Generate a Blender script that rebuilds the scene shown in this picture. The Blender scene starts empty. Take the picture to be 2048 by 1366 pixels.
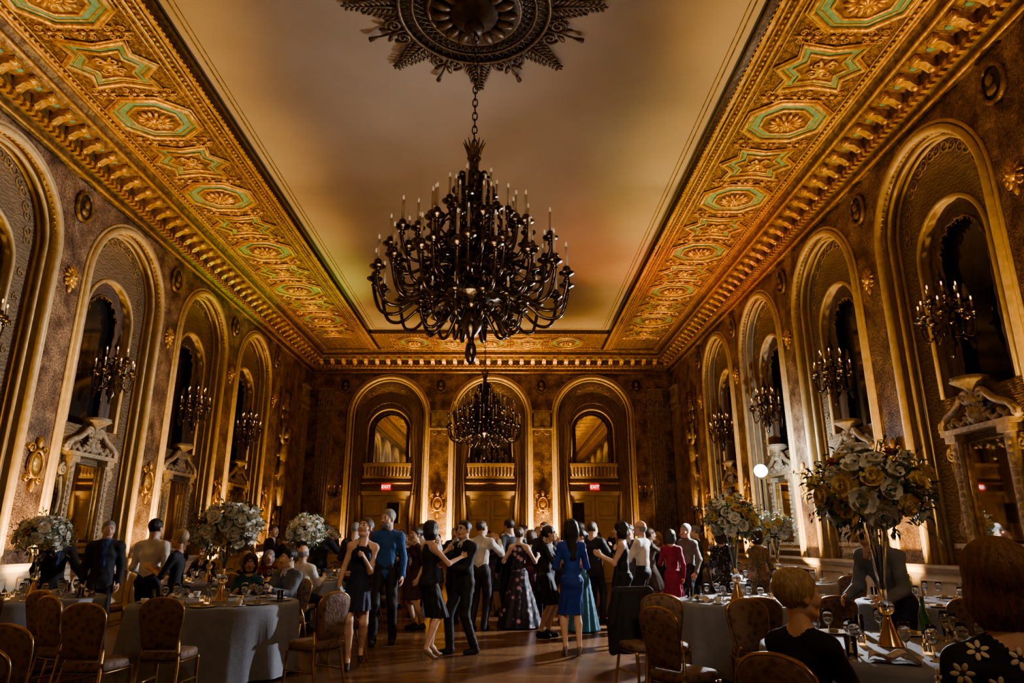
import bpy, math, random, time
import numpy as np
from mathutils import Matrix, Vector
T0=time.time()
random.seed(7); np.random.seed(7)
pi=math.pi
XL,XR,YF,YB=-7.45,6.22,25.3,-8.0
ZC=8.35
MATS={}
def nodes(m):
    m.use_nodes=True; nt=m.node_tree; return nt,nt.nodes,nt.links,nt.nodes['Principled BSDF']
def mk(name,c1,c2=None,scale=5,rough=.5,metal=0,bump=0,bscale=20,emis=0,trans=0,kind='noise',coat=0,ecol=None,alpha=1,detail=3,stretch=None,dist=0.0,ramp=(.35,.65),sheen=0,bdist=.02):
    if name in MATS: return MATS[name]
    m=bpy.data.materials.new(name); nt,N,L,B=nodes(m)
    B.inputs['Roughness'].default_value=rough; B.inputs['Metallic'].default_value=metal
    B.inputs['Transmission Weight'].default_value=trans
    B.inputs['Coat Weight'].default_value=coat
    if c2 is None: c2=tuple(v*.75 for v in c1)
    tc=N.new('ShaderNodeTexCoord'); mp=N.new('ShaderNodeMapping'); L.new(tc.outputs['Object'],mp.inputs[0])
    if stretch: mp.inputs['Scale'].default_value=stretch
    def tex(kind,sc):
        if kind=='noise':
            t=N.new('ShaderNodeTexNoise'); t.inputs['Scale'].default_value=sc; t.inputs['Detail'].default_value=detail; t.inputs['Distortion'].default_value=dist; o=t.outputs['Fac']
        elif kind=='vor':
            t=N.new('ShaderNodeTexVoronoi'); t.inputs['Scale'].default_value=sc; o=t.outputs['Distance']
        elif kind=='wave':
            t=N.new('ShaderNodeTexWave'); t.wave_type='RINGS'; t.inputs['Scale'].default_value=sc; t.inputs['Distortion'].default_value=9; t.inputs['Detail'].default_value=2; t.inputs['Detail Scale'].default_value=1.5; o=t.outputs['Fac']
        L.new(mp.outputs[0],t.inputs['Vector']); return o
    o=tex(kind,scale); r=N.new('ShaderNodeValToRGB'); L.new(o,r.inputs[0])
    r.color_ramp.elements[0].position=ramp[0]; r.color_ramp.elements[1].position=ramp[1]
    r.color_ramp.elements[0].color=(*c2,1); r.color_ramp.elements[1].color=(*c1,1)
    L.new(r.outputs[0],B.inputs['Base Color'])
    if bump:
        b=N.new('ShaderNodeBump'); b.inputs['Strength'].default_value=bump; b.inputs['Distance'].default_value=bdist
        L.new(tex(kind,bscale),b.inputs['Height']); L.new(b.outputs[0],B.inputs['Normal'])
    if emis:
        B.inputs['Emission Color'].default_value=(*(ecol or c1),1); B.inputs['Emission Strength'].default_value=emis
    MATS[name]=m; return m
gold=mk('gold_leaf',(.86,.54,.15),(.50,.28,.06),14,.42,.6,.5,30)
gold_relief=mk('gold_relief',(.50,.30,.08),(.24,.135,.027),9,.5,.55,.9,12,kind='wave',bdist=.04)
gold_dark=mk('gold_dark',(.38,.24,.08),(.16,.09,.03),10,.45,.5,.8,26)
green=mk('coffer_green',(.19,.39,.30),(.12,.27,.20),12,.7,0,.2,30)
cream=mk('cream_plaster',(.62,.49,.32),(.50,.38,.24),6,.55,0,.15,18)
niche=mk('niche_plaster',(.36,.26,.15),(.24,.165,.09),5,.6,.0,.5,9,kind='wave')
ivory=mk('ivory_paint',(.66,.56,.42),(.56,.46,.33),4,.45)
ceilm=mk('ceiling_paint',(.54,.46,.37),(.48,.40,.31),.7,.85)
bronze=mk('dark_bronze',(.22,.16,.10),(.075,.055,.038),20,.25,.95,.15,40)
candle=mk('candle_sleeve',(.74,.62,.44),(.64,.52,.35),8,.5)
bulbm=mk('faint_glow_bulb',(.8,.75,.65),(.7,.65,.55),8,.08,0,emis=.25,ecol=(1,.75,.45))  # bulb glass given a faint warm glow through its emission
bulblit=mk('flame_bulb',(1,.7,.3),(1,.6,.2),8,.3,0,emis=3,ecol=(1,.5,.15))
mirror=mk('mirror_glass',(.80,.78,.74),(.78,.76,.72),2,.03,1)
darkglass=mk('dark_window_glass',(.05,.045,.04),(.03,.028,.025),2,.06,.3)
curtain=mk('curtain_silk',(.26,.17,.11),(.14,.09,.06),6,.5,0,.3,40,stretch=(6,6,.4))
cloth=mk('table_linen',(.24,.26,.30),(.20,.22,.26),6,.7,0,.1,60)
chairfab=mk('chair_damask',(.20,.125,.085),(.10,.055,.038),16,.7,0,.2,40,kind='vor',ramp=(.2,.5))
chairgold=mk('chair_frame_gold',(.48,.31,.11),(.34,.21,.07),12,.3,.9)
glass=mk('clear_glass',(.95,.97,.97),(.92,.94,.95),3,.03,0,trans=1)
china=mk('white_china',(.70,.69,.66),(.64,.63,.60),3,.2,coat=.5)
napkin=mk('napkin_linen',(.55,.48,.40),(.48,.41,.34),9,.8,0,.3,40)
petal=mk('white_petals',(.88,.88,.82),(.72,.73,.64),25,.6)
petaly=mk('cream_petals',(.85,.72,.38),(.68,.52,.22),25,.6)
petalp=mk('blush_petals',(.60,.25,.20),(.45,.13,.13),25,.6)
leafm=mk('foliage',(.12,.20,.10),(.05,.10,.045),18,.55)
blackm=mk('black_plastic',(.02,.02,.022),(.012,.012,.014),8,.45)
tinm=mk('brass_foot',(.6,.42,.18),(.45,.3,.12),10,.22,.9)
redE=mk('exit_red',(.5,.02,.02),(.4,.01,.01),5,.4,emis=.8,ecol=(1,.05,.04))
whE=mk('exit_letters',(1,.9,.9),(1,.85,.85),5,.4,emis=2.5,ecol=(1,.85,.8))
flashE=mk('flash_tube',(1,1,1),(1,1,1),5,.4,emis=260,ecol=(.80,.91,1))
votE=mk('candle_flame',(1,.6,.2),(1,.5,.1),5,.4,emis=25,ecol=(1,.5,.15))
amberE=mk('uplight_lens',(1,.6,.2),(1,.5,.1),5,.4,emis=12,ecol=(1,.5,.15))
stone=mk('relief_stone',(.40,.31,.21),(.22,.16,.10),9,.6,0,.4,20)
def wallpattern():
    m=bpy.data.materials.new('sgraffito_wall'); nt,N,L,B=nodes(m)
    tc=N.new('ShaderNodeTexCoord')
    n=N.new('ShaderNodeTexNoise'); n.inputs['Scale'].default_value=2.6; n.inputs['Detail'].default_value=6; L.new(tc.outputs['Object'],n.inputs['Vector'])
    w=N.new('ShaderNodeTexWave'); w.wave_type='RINGS'; w.rings_direction='SPHERICAL'; w.inputs['Scale'].default_value=3.4; w.inputs['Distortion'].default_value=22; w.inputs['Detail'].default_value=4; w.inputs['Detail Scale'].default_value=2.2
    L.new(tc.outputs['Object'],w.inputs['Vector'])
    v=N.new('ShaderNodeTexVoronoi'); v.feature='DISTANCE_TO_EDGE'; v.inputs['Scale'].default_value=7; 
    mx=N.new('ShaderNodeVectorMath'); mx.operation='ADD'; L.new(tc.outputs['Object'],mx.inputs[0]); L.new(n.outputs['Color'],mx.inputs[1]); L.new(mx.outputs[0],v.inputs['Vector'])
    r=N.new('ShaderNodeValToRGB'); r.color_ramp.elements[0].color=(.16,.095,.06,1); r.color_ramp.elements[1].color=(.48,.35,.22,1); r.color_ramp.elements[0].position=.38; r.color_ramp.elements[1].position=.62
    L.new(n.outputs['Fac'],r.inputs[0])
    r2=N.new('ShaderNodeValToRGB'); r2.color_ramp.elements[0].color=(.42,.34,.28,1); r2.color_ramp.elements[1].color=(1.1,1.0,.9,1); r2.color_ramp.elements[0].position=.4; r2.color_ramp.elements[1].position=.55
    L.new(w.outputs['Fac'],r2.inputs[0])
    r3=N.new('ShaderNodeValToRGB'); r3.color_ramp.elements[0].color=(.4,.33,.3,1); r3.color_ramp.elements[1].color=(1,1,1,1); r3.color_ramp.elements[1].position=.06
    L.new(v.outputs['Distance'],r3.inputs[0])
    a=N.new('ShaderNodeMix'); a.data_type='RGBA'; a.blend_type='MULTIPLY'; a.inputs[0].default_value=.75; L.new(r.outputs[0],a.inputs[6]); L.new(r2.outputs[0],a.inputs[7])
    b=N.new('ShaderNodeMix'); b.data_type='RGBA'; b.blend_type='MULTIPLY'; b.inputs[0].default_value=.6; L.new(a.outputs[2],b.inputs[6]); L.new(r3.outputs[0],b.inputs[7])
    L.new(b.outputs[2],B.inputs['Base Color']); B.inputs['Roughness'].default_value=.5
    bp=N.new('ShaderNodeBump'); bp.inputs['Strength'].default_value=.3; bp.inputs['Distance'].default_value=.02; L.new(w.outputs['Fac'],bp.inputs['Height']); L.new(bp.outputs[0],B.inputs['Normal'])
    return m
sgraf=wallpattern()
def floormat():
    m=bpy.data.materials.new('parquet_floor'); nt,N,L,B=nodes(m)
    tc=N.new('ShaderNodeTexCoord'); b=N.new('ShaderNodeTexBrick'); b.offset=.5; b.inputs['Scale'].default_value=1.0
    b.inputs['Brick Width'].default_value=.75; b.inputs['Row Height'].default_value=.11; b.inputs['Mortar Size'].default_value=.003
    b.inputs['Color1'].default_value=(.30,.165,.08,1); b.inputs['Color2'].default_value=(.17,.085,.04,1); b.inputs['Mortar'].default_value=(.08,.045,.025,1)
    L.new(tc.outputs['Object'],b.inputs['Vector'])
    n=N.new('ShaderNodeTexNoise'); mp=N.new('ShaderNodeMapping'); mp.inputs['Scale'].default_value=(2,30,1); L.new(tc.outputs['Object'],mp.inputs[0]); L.new(mp.outputs[0],n.inputs['Vector']); n.inputs['Scale'].default_value=1.5
    x=N.new('ShaderNodeMix'); x.data_type='RGBA'; x.blend_type='MULTIPLY'; x.inputs[0].default_value=.5; L.new(b.outputs['Color'],x.inputs[6]); L.new(n.outputs['Color'],x.inputs[7])
    L.new(x.outputs[2],B.inputs['Base Color']); B.inputs['Roughness'].default_value=.26
    bp=N.new('ShaderNodeBump'); bp.inputs['Strength'].default_value=.08; L.new(n.outputs['Fac'],bp.inputs['Height']); L.new(bp.outputs[0],B.inputs['Normal'])
    return m
floorm=floormat()
class MB:
    def __init__(s): s.v=[];s.f=[];s.m=[];s.s=[]
    def add(s,vf,mat=0,M=None,smooth=True):
        v,f=vf; o=len(s.v)
        if M is not None: v=[tuple(M@Vector(p)) for p in v]
        s.v.extend(v); s.f.extend([tuple(i+o for i in q) for q in f]); s.m.extend([mat]*len(f)); s.s.extend([smooth]*len(f)); return s
    def merge(s,o,M=None):
        v=o.v if M is None else [tuple(M@Vector(p)) for p in o.v]
        k=len(s.v); s.v.extend(v); s.f.extend([tuple(i+k for i in q) for q in o.f]); s.m.extend(o.m); s.s.extend(o.s)
    def mesh(s,name,mats):
        me=bpy.data.meshes.new(name); me.from_pydata(s.v,[],s.f)
        for m in mats: me.materials.append(m)
        me.polygons.foreach_set('material_index',s.m); me.polygons.foreach_set('use_smooth',s.s); me.update(); return me
    def obj(s,name,mats,M=None):
        return put(name,s.mesh(name,mats),M)
def put(name,me,M=None,parent=None):
    o=bpy.data.objects.new(name,me); bpy.context.scene.collection.objects.link(o)
    if parent: o.parent=parent
    if M is not None: o.matrix_world=M
    return o
def Tr(x,y,z): return Matrix.Translation((x,y,z))
def Rz(a): return Matrix.Rotation(math.radians(a),4,'Z')
def Rx(a): return Matrix.Rotation(math.radians(a),4,'X')
def Ry(a): return Matrix.Rotation(math.radians(a),4,'Y')
def Sc(x,y=None,z=None):
    if y is None: y=z=x
    return Matrix.Diagonal((x,y,z,1))
def box(cx,cy,cz,sx,sy,sz):
    x,y,z=sx/2,sy/2,sz/2
    v=[(cx+a*x,cy+b*y,cz+c*z) for a in(-1,1) for b in(-1,1) for c in(-1,1)]
    return v,[(0,1,3,2),(4,6,7,5),(0,4,5,1),(2,3,7,6),(0,2,6,4),(1,5,7,3)]
def lathe(prof,n=24,cap=True):
    v=[];f=[]
    for r,z in prof:
        for i in range(n): a=2*pi*i/n; v.append((r*math.cos(a),r*math.sin(a),z))
    for j in range(len(prof)-1):
        for i in range(n):
            k=(i+1)%n; f.append((j*n+i,j*n+k,(j+1)*n+k,(j+1)*n+i))
    if cap:
        f.append(tuple(range(n-1,-1,-1))); f.append(tuple(range((len(prof)-1)*n,len(prof)*n)))
    return v,f
def ell(c,r,nu=10,nv=7):
    v=[];f=[]
    for j in range(nv+1):
        t=pi*j/nv
        for i in range(nu):
            a=2*pi*i/nu; v.append((c[0]+r[0]*math.sin(t)*math.cos(a),c[1]+r[1]*math.sin(t)*math.sin(a),c[2]+r[2]*math.cos(t)))
    for j in range(nv):
        for i in range(nu):
            k=(i+1)%nu; f.append((j*nu+i,(j+1)*nu+i,(j+1)*nu+k,j*nu+k))
    return v,f
def catmull(P,n=5):
    P=[Vector(p) for p in P]; out=[]
    for i in range(len(P)-1):
        p0=P[max(i-1,0)];p1=P[i];p2=P[i+1];p3=P[min(i+2,len(P)-1)]
        for k in range(n):
            t=k/n; out.append(.5*((2*p1)+(p2-p0)*t+(2*p0-5*p1+4*p2-p3)*t*t+(3*p1-p0-3*p2+p3)*t**3))
    out.append(P[-1]); return out
def tube(P,r,n=8,closed=False):
    P=[Vector(p) for p in P]; N=len(P)
    if not isinstance(r,(list,tuple)): r=[r]*N
    T=[]
    for i in range(N):
        a=P[(i-1)%N] if closed else P[max(i-1,0)]; b=P[(i+1)%N] if closed else P[min(i+1,N-1)]
        t=(b-a); T.append(t.normalized() if t.length>1e-9 else Vector((0,0,1)))
    up=Vector((0,0,1)) if abs(T[0].z)<.9 else Vector((1,0,0))
    u=(up-T[0]*up.dot(T[0])).normalized(); v=[];f=[]
    for i in range(N):
        u=(u-T[i]*u.dot(T[i])); u=u.normalized() if u.length>1e-6 else Vector((1,0,0)); w=T[i].cross(u)
        for k in range(n):
            a=2*pi*k/n; v.append(tuple(P[i]+(u*math.cos(a)+w*math.sin(a))*r[i]))
    M=N if closed else N-1
    for i in range(M):
        j=(i+1)%N
        for k in range(n):
            l=(k+1)%n; f.append((i*n+k,i*n+l,j*n+l,j*n+k))
    if not closed: f.append(tuple(range(n-1,-1,-1))); f.append(tuple(range((N-1)*n,N*n)))
    return v,f
def extr(poly,x0,x1):
    n=len(poly); v=[(x0,a,b) for a,b in poly]+[(x1,a,b) for a,b in poly]
    f=[(i,(i+1)%n,n+(i+1)%n,n+i) for i in range(n)]+[tuple(range(n-1,-1,-1)),tuple(range(n,2*n))]
    return v,f
def spiral(cx,cz,r,turns=1.6,a0=0,d=1,y=0,n=22,end=.12):
    return [(cx+r*(1-(1-end)*t/n)*math.cos(a0+d*turns*2*pi*t/n),y,cz+r*(1-(1-end)*t/n)*math.sin(a0+d*turns*2*pi*t/n)) for t in range(n+1)]
def wallM(side,s=0,z=0):
    X,Y,o={'L':((0,-1,0),(1,0,0),(XL,s,z)),'R':((0,1,0),(-1,0,0),(XR,s,z)),'F':((-1,0,0),(0,-1,0),(s,YF,z)),'B':((1,0,0),(0,1,0),(s,YB,z))}[side]
    return Matrix(((X[0],Y[0],0,o[0]),(X[1],Y[1],0,o[1]),(X[2],Y[2],1,o[2]),(0,0,0,1)))
def loc_s(side,s): return {'L':-s,'R':s,'F':-s,'B':s}[side]
BAYS=[9.15+3.5*k for k in range(-4,4)]
FAR=[-4.41,-.6,3.21]
def rect(x0,x1,z0,z1,y): return [(x0,y,z0),(x1,y,z0),(x1,y,z1),(x0,y,z1)],[(0,3,2,1)]
def archpts(c,hw,sp,n=24): return [(c+hw*math.cos(pi-pi*i/n),sp+hw*math.sin(pi-pi*i/n)) for i in range(n+1)]
def holepanel(mb,x0,x1,z0,z1,c,hw,sp,zb,y,mat):
    mb.add(rect(x0,c-hw,z0,z1,y),mat,smooth=False); mb.add(rect(c+hw,x1,z0,z1,y),mat,smooth=False)
    if zb>z0: mb.add(rect(c-hw,c+hw,z0,zb,y),mat,smooth=False)
    A=archpts(c,hw,sp); v=[];f=[]
    for i in range(len(A)-1):
        k=len(v); v+=[(A[i][0],y,A[i][1]),(A[i+1][0],y,A[i+1][1]),(A[i+1][0],y,z1),(A[i][0],y,z1)]; f.append((k,k+3,k+2,k+1))
    mb.add((v,f),mat,smooth=False)
def reveal(mb,c,hw,sp,zb,y0,y1,mat):
    C=[(c-hw,zb)]+archpts(c,hw,sp)+[(c+hw,zb)]
    v=[];f=[]
    for i in range(len(C)-1):
        k=len(v); v+=[(C[i][0],y0,C[i][1]),(C[i+1][0],y0,C[i+1][1]),(C[i+1][0],y1,C[i+1][1]),(C[i][0],y1,C[i][1])]; f.append((k,k+1,k+2,k+3))
    k=len(v); v+=[(c-hw,y0,zb),(c+hw,y0,zb),(c+hw,y1,zb),(c-hw,y1,zb)]; f.append((k,k+3,k+2,k+1))
    mb.add((v,f),mat,smooth=False)
def makewall(side,s0,s1,bays,hw,sp,zb,ihw,isp,izb):
    mb=MB(); a,b=sorted((loc_s(side,s0),loc_s(side,s1))); cs=sorted(loc_s(side,c) for c in bays)
    edges=[a]+[(cs[i]+cs[i+1])/2 for i in range(len(cs)-1)]+[b]
    for i,c in enumerate(cs):
        x0,x1=edges[i],edges[i+1]
        holepanel(mb,x0,x1,0,ZC,c,hw,sp,zb,0,0); reveal(mb,c,hw,sp,zb,0,-.28,2)
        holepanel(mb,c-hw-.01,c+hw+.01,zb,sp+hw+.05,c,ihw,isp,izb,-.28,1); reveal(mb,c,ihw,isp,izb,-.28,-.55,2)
        mb.add(rect(c-ihw-.02,c+ihw+.02,izb-.02,isp+ihw+.02,-.55),3,smooth=False)
    mb.add(box((a+b)/2,-.66,ZC/2,b-a,.1,ZC),2,smooth=False)
    return mb
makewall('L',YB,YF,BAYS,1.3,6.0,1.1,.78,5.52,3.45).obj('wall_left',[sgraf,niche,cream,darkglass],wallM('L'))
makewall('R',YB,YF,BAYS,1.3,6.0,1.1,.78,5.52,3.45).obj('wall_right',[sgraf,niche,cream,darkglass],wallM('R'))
makewall('F',XL,XR,FAR,1.42,5.95,0,.8,5.4,4.2).obj('wall_far',[sgraf,niche,cream,mirror],wallM('F'))
mb=MB(); mb.add(box((XL+XR)/2,YB-.1,ZC/2,XR-XL+1.4,.2,ZC)); mb.obj('wall_back',[sgraf])
mb=MB(); mb.add(box((XL+XR)/2,(YF+YB)/2,-.1,XR-XL+1.6,YF-YB+1.6,.2)); mb.obj('floor',[floorm])
mb=MB(); mb.add(box((XL+XR)/2,(YF+YB)/2,ZC+.18,XR-XL+1.6,YF-YB+1.6,.2))
cx0,cx1,cy1=XL+2.68,XR-2.68,YF-2.68
mb.obj('ceiling',[ceilm])
mb=MB()
for d,r in((.18,.012),(.26,.008)):
    mb.add(tube([(cx0+d,YB+.1,ZC+.08),(cx0+d,cy1-d,ZC+.08),(cx1-d,cy1-d,ZC+.08),(cx1-d,YB+.1,ZC+.08)],r,6))
mb.obj('trim_ceiling_moulding',[gold_dark])
def coffer(kind):
    mb=MB()
    def outline(a,b):
        if kind==0:
            c=.42; return [(a,b*c),(a*c,b),(-a*c,b),(-a,b*c),(-a,-b*c),(-a*c,-b),(a*c,-b),(a,-b*c)]
        Q=[(.0,1.0),(.45,.62),(1.0,.72),(.80,0),(1.0,-.72),(.45,-.62),(0,-1.0),(-.45,-.62),(-1.0,-.72),(-.80,0),(-1.0,.72),(-.45,.62)]
        return [(x*a,y*b) for x,y in Q]
    O=outline(.54,.64) if kind==0 else outline(.52,.66)
    def ring(P,r,z,m): mb.add(tube([(x,y,z) for x,y in P],r,8,closed=True),m)
    def flat(P,z,m):
        k=len(P); v=[(x,y,z) for x,y in P]+[(0,0,z)]; mb.add((v,[((i+1)%k,i,k) for i in range(k)]),m,smooth=False)
    ring(O,.045,-.03,0); ring([(x*1.1,y*1.1) for x,y in O],.018,-.02,0)
    flat(O,-.012,1)
    ring([(x*.84,y*.84) for x,y in O],.014,-.016,0)
    I=[(x*.62,y*.62) for x,y in O]; ring(I,.028,-.03,0); flat(I,-.022,2)
    a,b=(.22,.27)
    if kind==0:
        for i in range(14):
            t=2*pi*i/14; mb.add(ell((0,0,0),(.085,.035,.045)),0,Tr(a*.8*math.cos(t),b*.8*math.sin(t),-.05)@Rz(math.degrees(t)))
        mb.add(ell((0,0,-.06),(.12,.14,.07)),0)
        for i in range(8):
            t=2*pi*i/8; mb.add(ell((0,0,0),(.05,.022,.03)),0,Tr(.07*math.cos(t),.08*math.sin(t),-.11)@Rz(math.degrees(t)))
    else:
        for sx in(-1,1):
            for sy in(-1,1):
                P=[(x*1,z,-.05) for x,y,z in spiral(sx*.10,sy*.11,.085,1.4,a0=pi/2*sy,d=sx)]; mb.add(tube(P,.018,6),0)
                mb.add(ell((0,0,0),(.10,.03,.03)),0,Tr(sx*.13,sy*.05,-.045)@Rz(35*sx*sy))
        mb.add(ell((0,0,-.05),(.09,.11,.06)),0); mb.add(ell((0,0,-.09),(.045,.05,.04)),0)
    return mb
CO=[coffer(0),coffer(1)]
def orn():
    mb=MB()
    for sx in(-1,1):
        for sy in(-1,1):
            P=[(x,z,-.02) for x,y,z in spiral(sx*.1,sy*.12,.075,1.5,a0=-pi/2*sy,d=sx*sy)]; mb.add(tube(P,.014,5),0)
    mb.add(ell((0,0,-.02),(.05,.06,.04),8,5),0)
    mb.add(ell((0,.17,-.02),(.03,.09,.03),8,5),0); mb.add(ell((0,-.17,-.02),(.03,.09,.03),8,5),0)
    return mb
ORN=orn()
def band(name,side,s0,s1,centers,start):
    a,b=sorted((loc_s(side,s0),loc_s(side,s1)))
    mb=MB()
    mb.add(box((a+b)/2,1.56,ZC+.06,b-a,2.24,.12),3,smooth=False)
    mb.add(box((a+b)/2,2.55,ZC+.0,b-a,.06,.07),0,smooth=False)
    mb.add(box((a+b)/2,2.66,ZC+.03,b-a,.1,.14),4,smooth=False)
    for yy,r in((.62,.03),(.72,.015),(2.32,.03),(2.22,.015),(2.46,.02)):
        mb.add(tube([(a,yy,ZC-.01),(b,yy,ZC-.01)],r,6),0)
    k=a+.05
    while k<b:
        for yy in(.67,2.39,2.60): mb.add(ell((k,yy,ZC-.015),(.035,.025,.03),6,4),0)
        k+=.11
    for i,s in enumerate(centers):
        c=loc_s(side,s); mb.merge(CO[(i+start)%2],Tr(c,1.46,ZC-.005))
        c2=c+.69
        if a<c2<b:
            for yy in(.98,1.46,1.94): mb.merge(ORN,Tr(c2,yy,ZC-.005)@Sc(.8,.8 if yy!=1.46 else .7,1))
    for s in centers[1::4]:
        c=loc_s(side,s)
        for i in range(9): mb.add(box(c-.3+i*.075,2.49,ZC-.012,.045,.03,.01),4,smooth=False)
    return mb.obj(name,[gold,green,gold_dark,gold_relief,bronze],wallM(side))
cs=[10.14+1.375*i for i in range(-13,10)]
band('trim_coffer_band_left','L',YB,YF,cs,1); band('trim_coffer_band_right','R',YB,YF,cs,1)
band('trim_coffer_band_far','F',XL+2.7,XR-2.7,[-.615+1.375*i for i in range(-2,3)],0)
def cornice(name,side,s0,s1):
    a,b=sorted((loc_s(side,s0),loc_s(side,s1))); mb=MB()
    mb.add(extr([(0,7.5),(.05,7.5),(.07,7.58),(.05,7.6),(.05,7.66),(.12,7.72),(.14,7.80),(.17,7.82),(.17,8.0),(.46,8.06),(.50,8.12),(.5,8.2),(.56,8.28),(.56,8.36),(0,8.36)],a,b),0,smooth=False)
    mb.add(tube([(a,.06,7.56),(b,.06,7.56)],.03,8),1)
    mb.add(tube([(a,.5,8.12),(b,.5,8.12)],.03,8),1)
    mb.add(tube([(a,.57,8.32),(b,.57,8.32)],.025,8),1)
    k=a+.1
    while k<b:
        mb.add(box(k,.15,7.76,.07,.1,.10),1,smooth=False); k+=.14
    k=a+.21
    while k<b:
        mb.add(extr([(.15,7.86),(.22,7.84),(.32,7.92),(.42,7.93),(.47,7.98),(.46,8.05),(.15,8.05)],k-.07,k+.07),1,smooth=False)
        mb.add(tube([(k-.085,.42,7.98),(k+.085,.42,7.98)],.045,8),1); mb.add(ell((k,.2,7.86),(.06,.06,.05),8,5),1)
        mb.add(ell((k+.21,.32,8.03),(.06,.07,.03),8,5),2)
        k+=.42
    mb.obj(name,[gold_dark,gold,green],wallM(side))
cornice('trim_cornice_left','L',YB,YF); cornice('trim_cornice_right','R',YB,YF); cornice('trim_cornice_far','F',XL,XR)
def dado(name,side,segs):
    mb=MB()
    for a,b in segs:
        a,b=sorted((loc_s(side,a),loc_s(side,b)))
        mb.add(extr([(0,0),(.06,0),(.06,.18),(.03,.2),(.03,.98),(.06,1.0),(.09,1.06),(.09,1.1),(0,1.1)],a,b),0,smooth=False)
        n=max(1,int((b-a)/1.1)); w=(b-a)/n
        for i in range(n):
            c=a+w*(i+.5)
            if w>.4: mb.add(tube([(c-w/2+.12,.035,.3),(c+w/2-.12,.035,.3),(c+w/2-.12,.035,.88),(c-w/2+.12,.035,.88)],.015,6,closed=True),0)
    mb.obj(name,[ivory],wallM(side))
dado('baseboard_left','L',[(YB,YF)]); dado('baseboard_right','R',[(YB,YF)])
dado('baseboard_far','F',[(XL,-5.85),(-2.97,-2.05),(.84,1.77),(4.65,XR)])
def surround(hw,sp,zb,ihw,isp,izb):
    mb=MB()
    def path(h,s,y,n=28): return [(-h,y,zb)]+[(x,y,z) for x,z in archpts(0,h,s,n)]+[(h,y,zb)]
    mb.add(tube(path(hw+.0,sp,.03),.06,8),0); mb.add(tube(path(hw+.10,sp,.015),.03,8),0); mb.add(tube(path(hw-.1,sp,-.1),.03,8),0)
    mb.add(tube(path(hw-.07,sp,-.26),.03,8),0)
    p=[(-ihw,-.26,izb)]+[(x,-.26,z) for x,z in archpts(0,ihw,isp,28)]+[(ihw,-.26,izb)]
    mb.add(tube(p,.035,8),0)
    for i in range(41):
        t=pi*i/40; mb.add(ell(((hw-.05)*math.cos(t),.0,sp+(hw-.05)*math.sin(t)),(.025,.03,.025),6,4),1)
    mid=(hw+ihw)/2-.04
    for i in range(9):
        t=pi*(i+.5)/9; R=mid; zc=(sp+isp)/2+.18
        x=R*math.cos(t); z=zc+(R+.18)*math.sin(t)
        for d in(-1,1):
            mb.add(tube(spiral(x+d*.08*math.sin(t),z-d*.08*math.cos(t),.105,1.4,a0=t+pi/2*d,d=d,y=-.27),.010,5),1)
        mb.add(ell((x,-.27,z),(.035,.02,.035),6,4),1)
    for sx in(-1,1):
        z=isp
        while z>zb+1.2:
            mb.add(tube(spiral(sx*(mid),z,.08,1.3,a0=pi/2,d=sx,y=-.27),.009,5),1); z-=.42
    return mb.mesh('arch_surround',[mk('arch_gold',(.74,.58,.31),(.60,.45,.22),10,.45,.15),mk('scroll_gold',(.56,.41,.19),(.46,.32,.14),10,.4,.3)])
SU=surround(1.3,6.0,1.1,.78,5.52,3.45); SF=surround(1.42,5.95,0.02,.8,5.4,4.2)
def curtainmesh(hw,sp,zb,w,y0,zl):
    mb=MB()
    for sx in(-1,1):
        zs=[zl+(sp-zl)*i/26 for i in range(27)]
        R=[]
        for j,z in enumerate(zs):
            R.append([(sx*(hw-w*u/12*(1+.15*math.sin((z-zl)*1.9))),y0+.035*math.sin(u*1.9+.3*math.sin(z*2))+.03,z) for u in range(13)])
        for i in range(1,13):
            t=pi/2*i/12
            R.append([(sx*(hw-w*u/12)*math.cos(t),y0+.03*math.sin(u*1.9+t*14)+.03,sp+(hw-w*u/12)*math.sin(t)) for u in range(13)])
        v=[p for r in R for p in r]; f=[]
        for i in range(len(R)-1):
            for u in range(12):
                k=i*13+u; f.append((k,k+1,k+14,k+13))
        mb.add((v,f),0)
        edge=[Vector(r[12])+Vector((-sx*.02*abs(math.sin(i*.9)),.02,0)) for i,r in enumerate(R)]
        mb.add(tube(edge,.016,6),1)
        for i in range(0,len(edge)-1,1): mb.add(ell(edge[i]+Vector((0,0,-.03)),(.014,.014,.035),5,4),1)
    return mb.mesh('curtain',[curtain,gold_dark])
CU=curtainmesh(.76,5.52,3.45,.26,-.46,3.47); CF=curtainmesh(1.30,5.55,1.1,.42,-.2,1.3)
CF2=curtainmesh(.78,5.4,4.2,.12,-.45,4.22)
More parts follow.
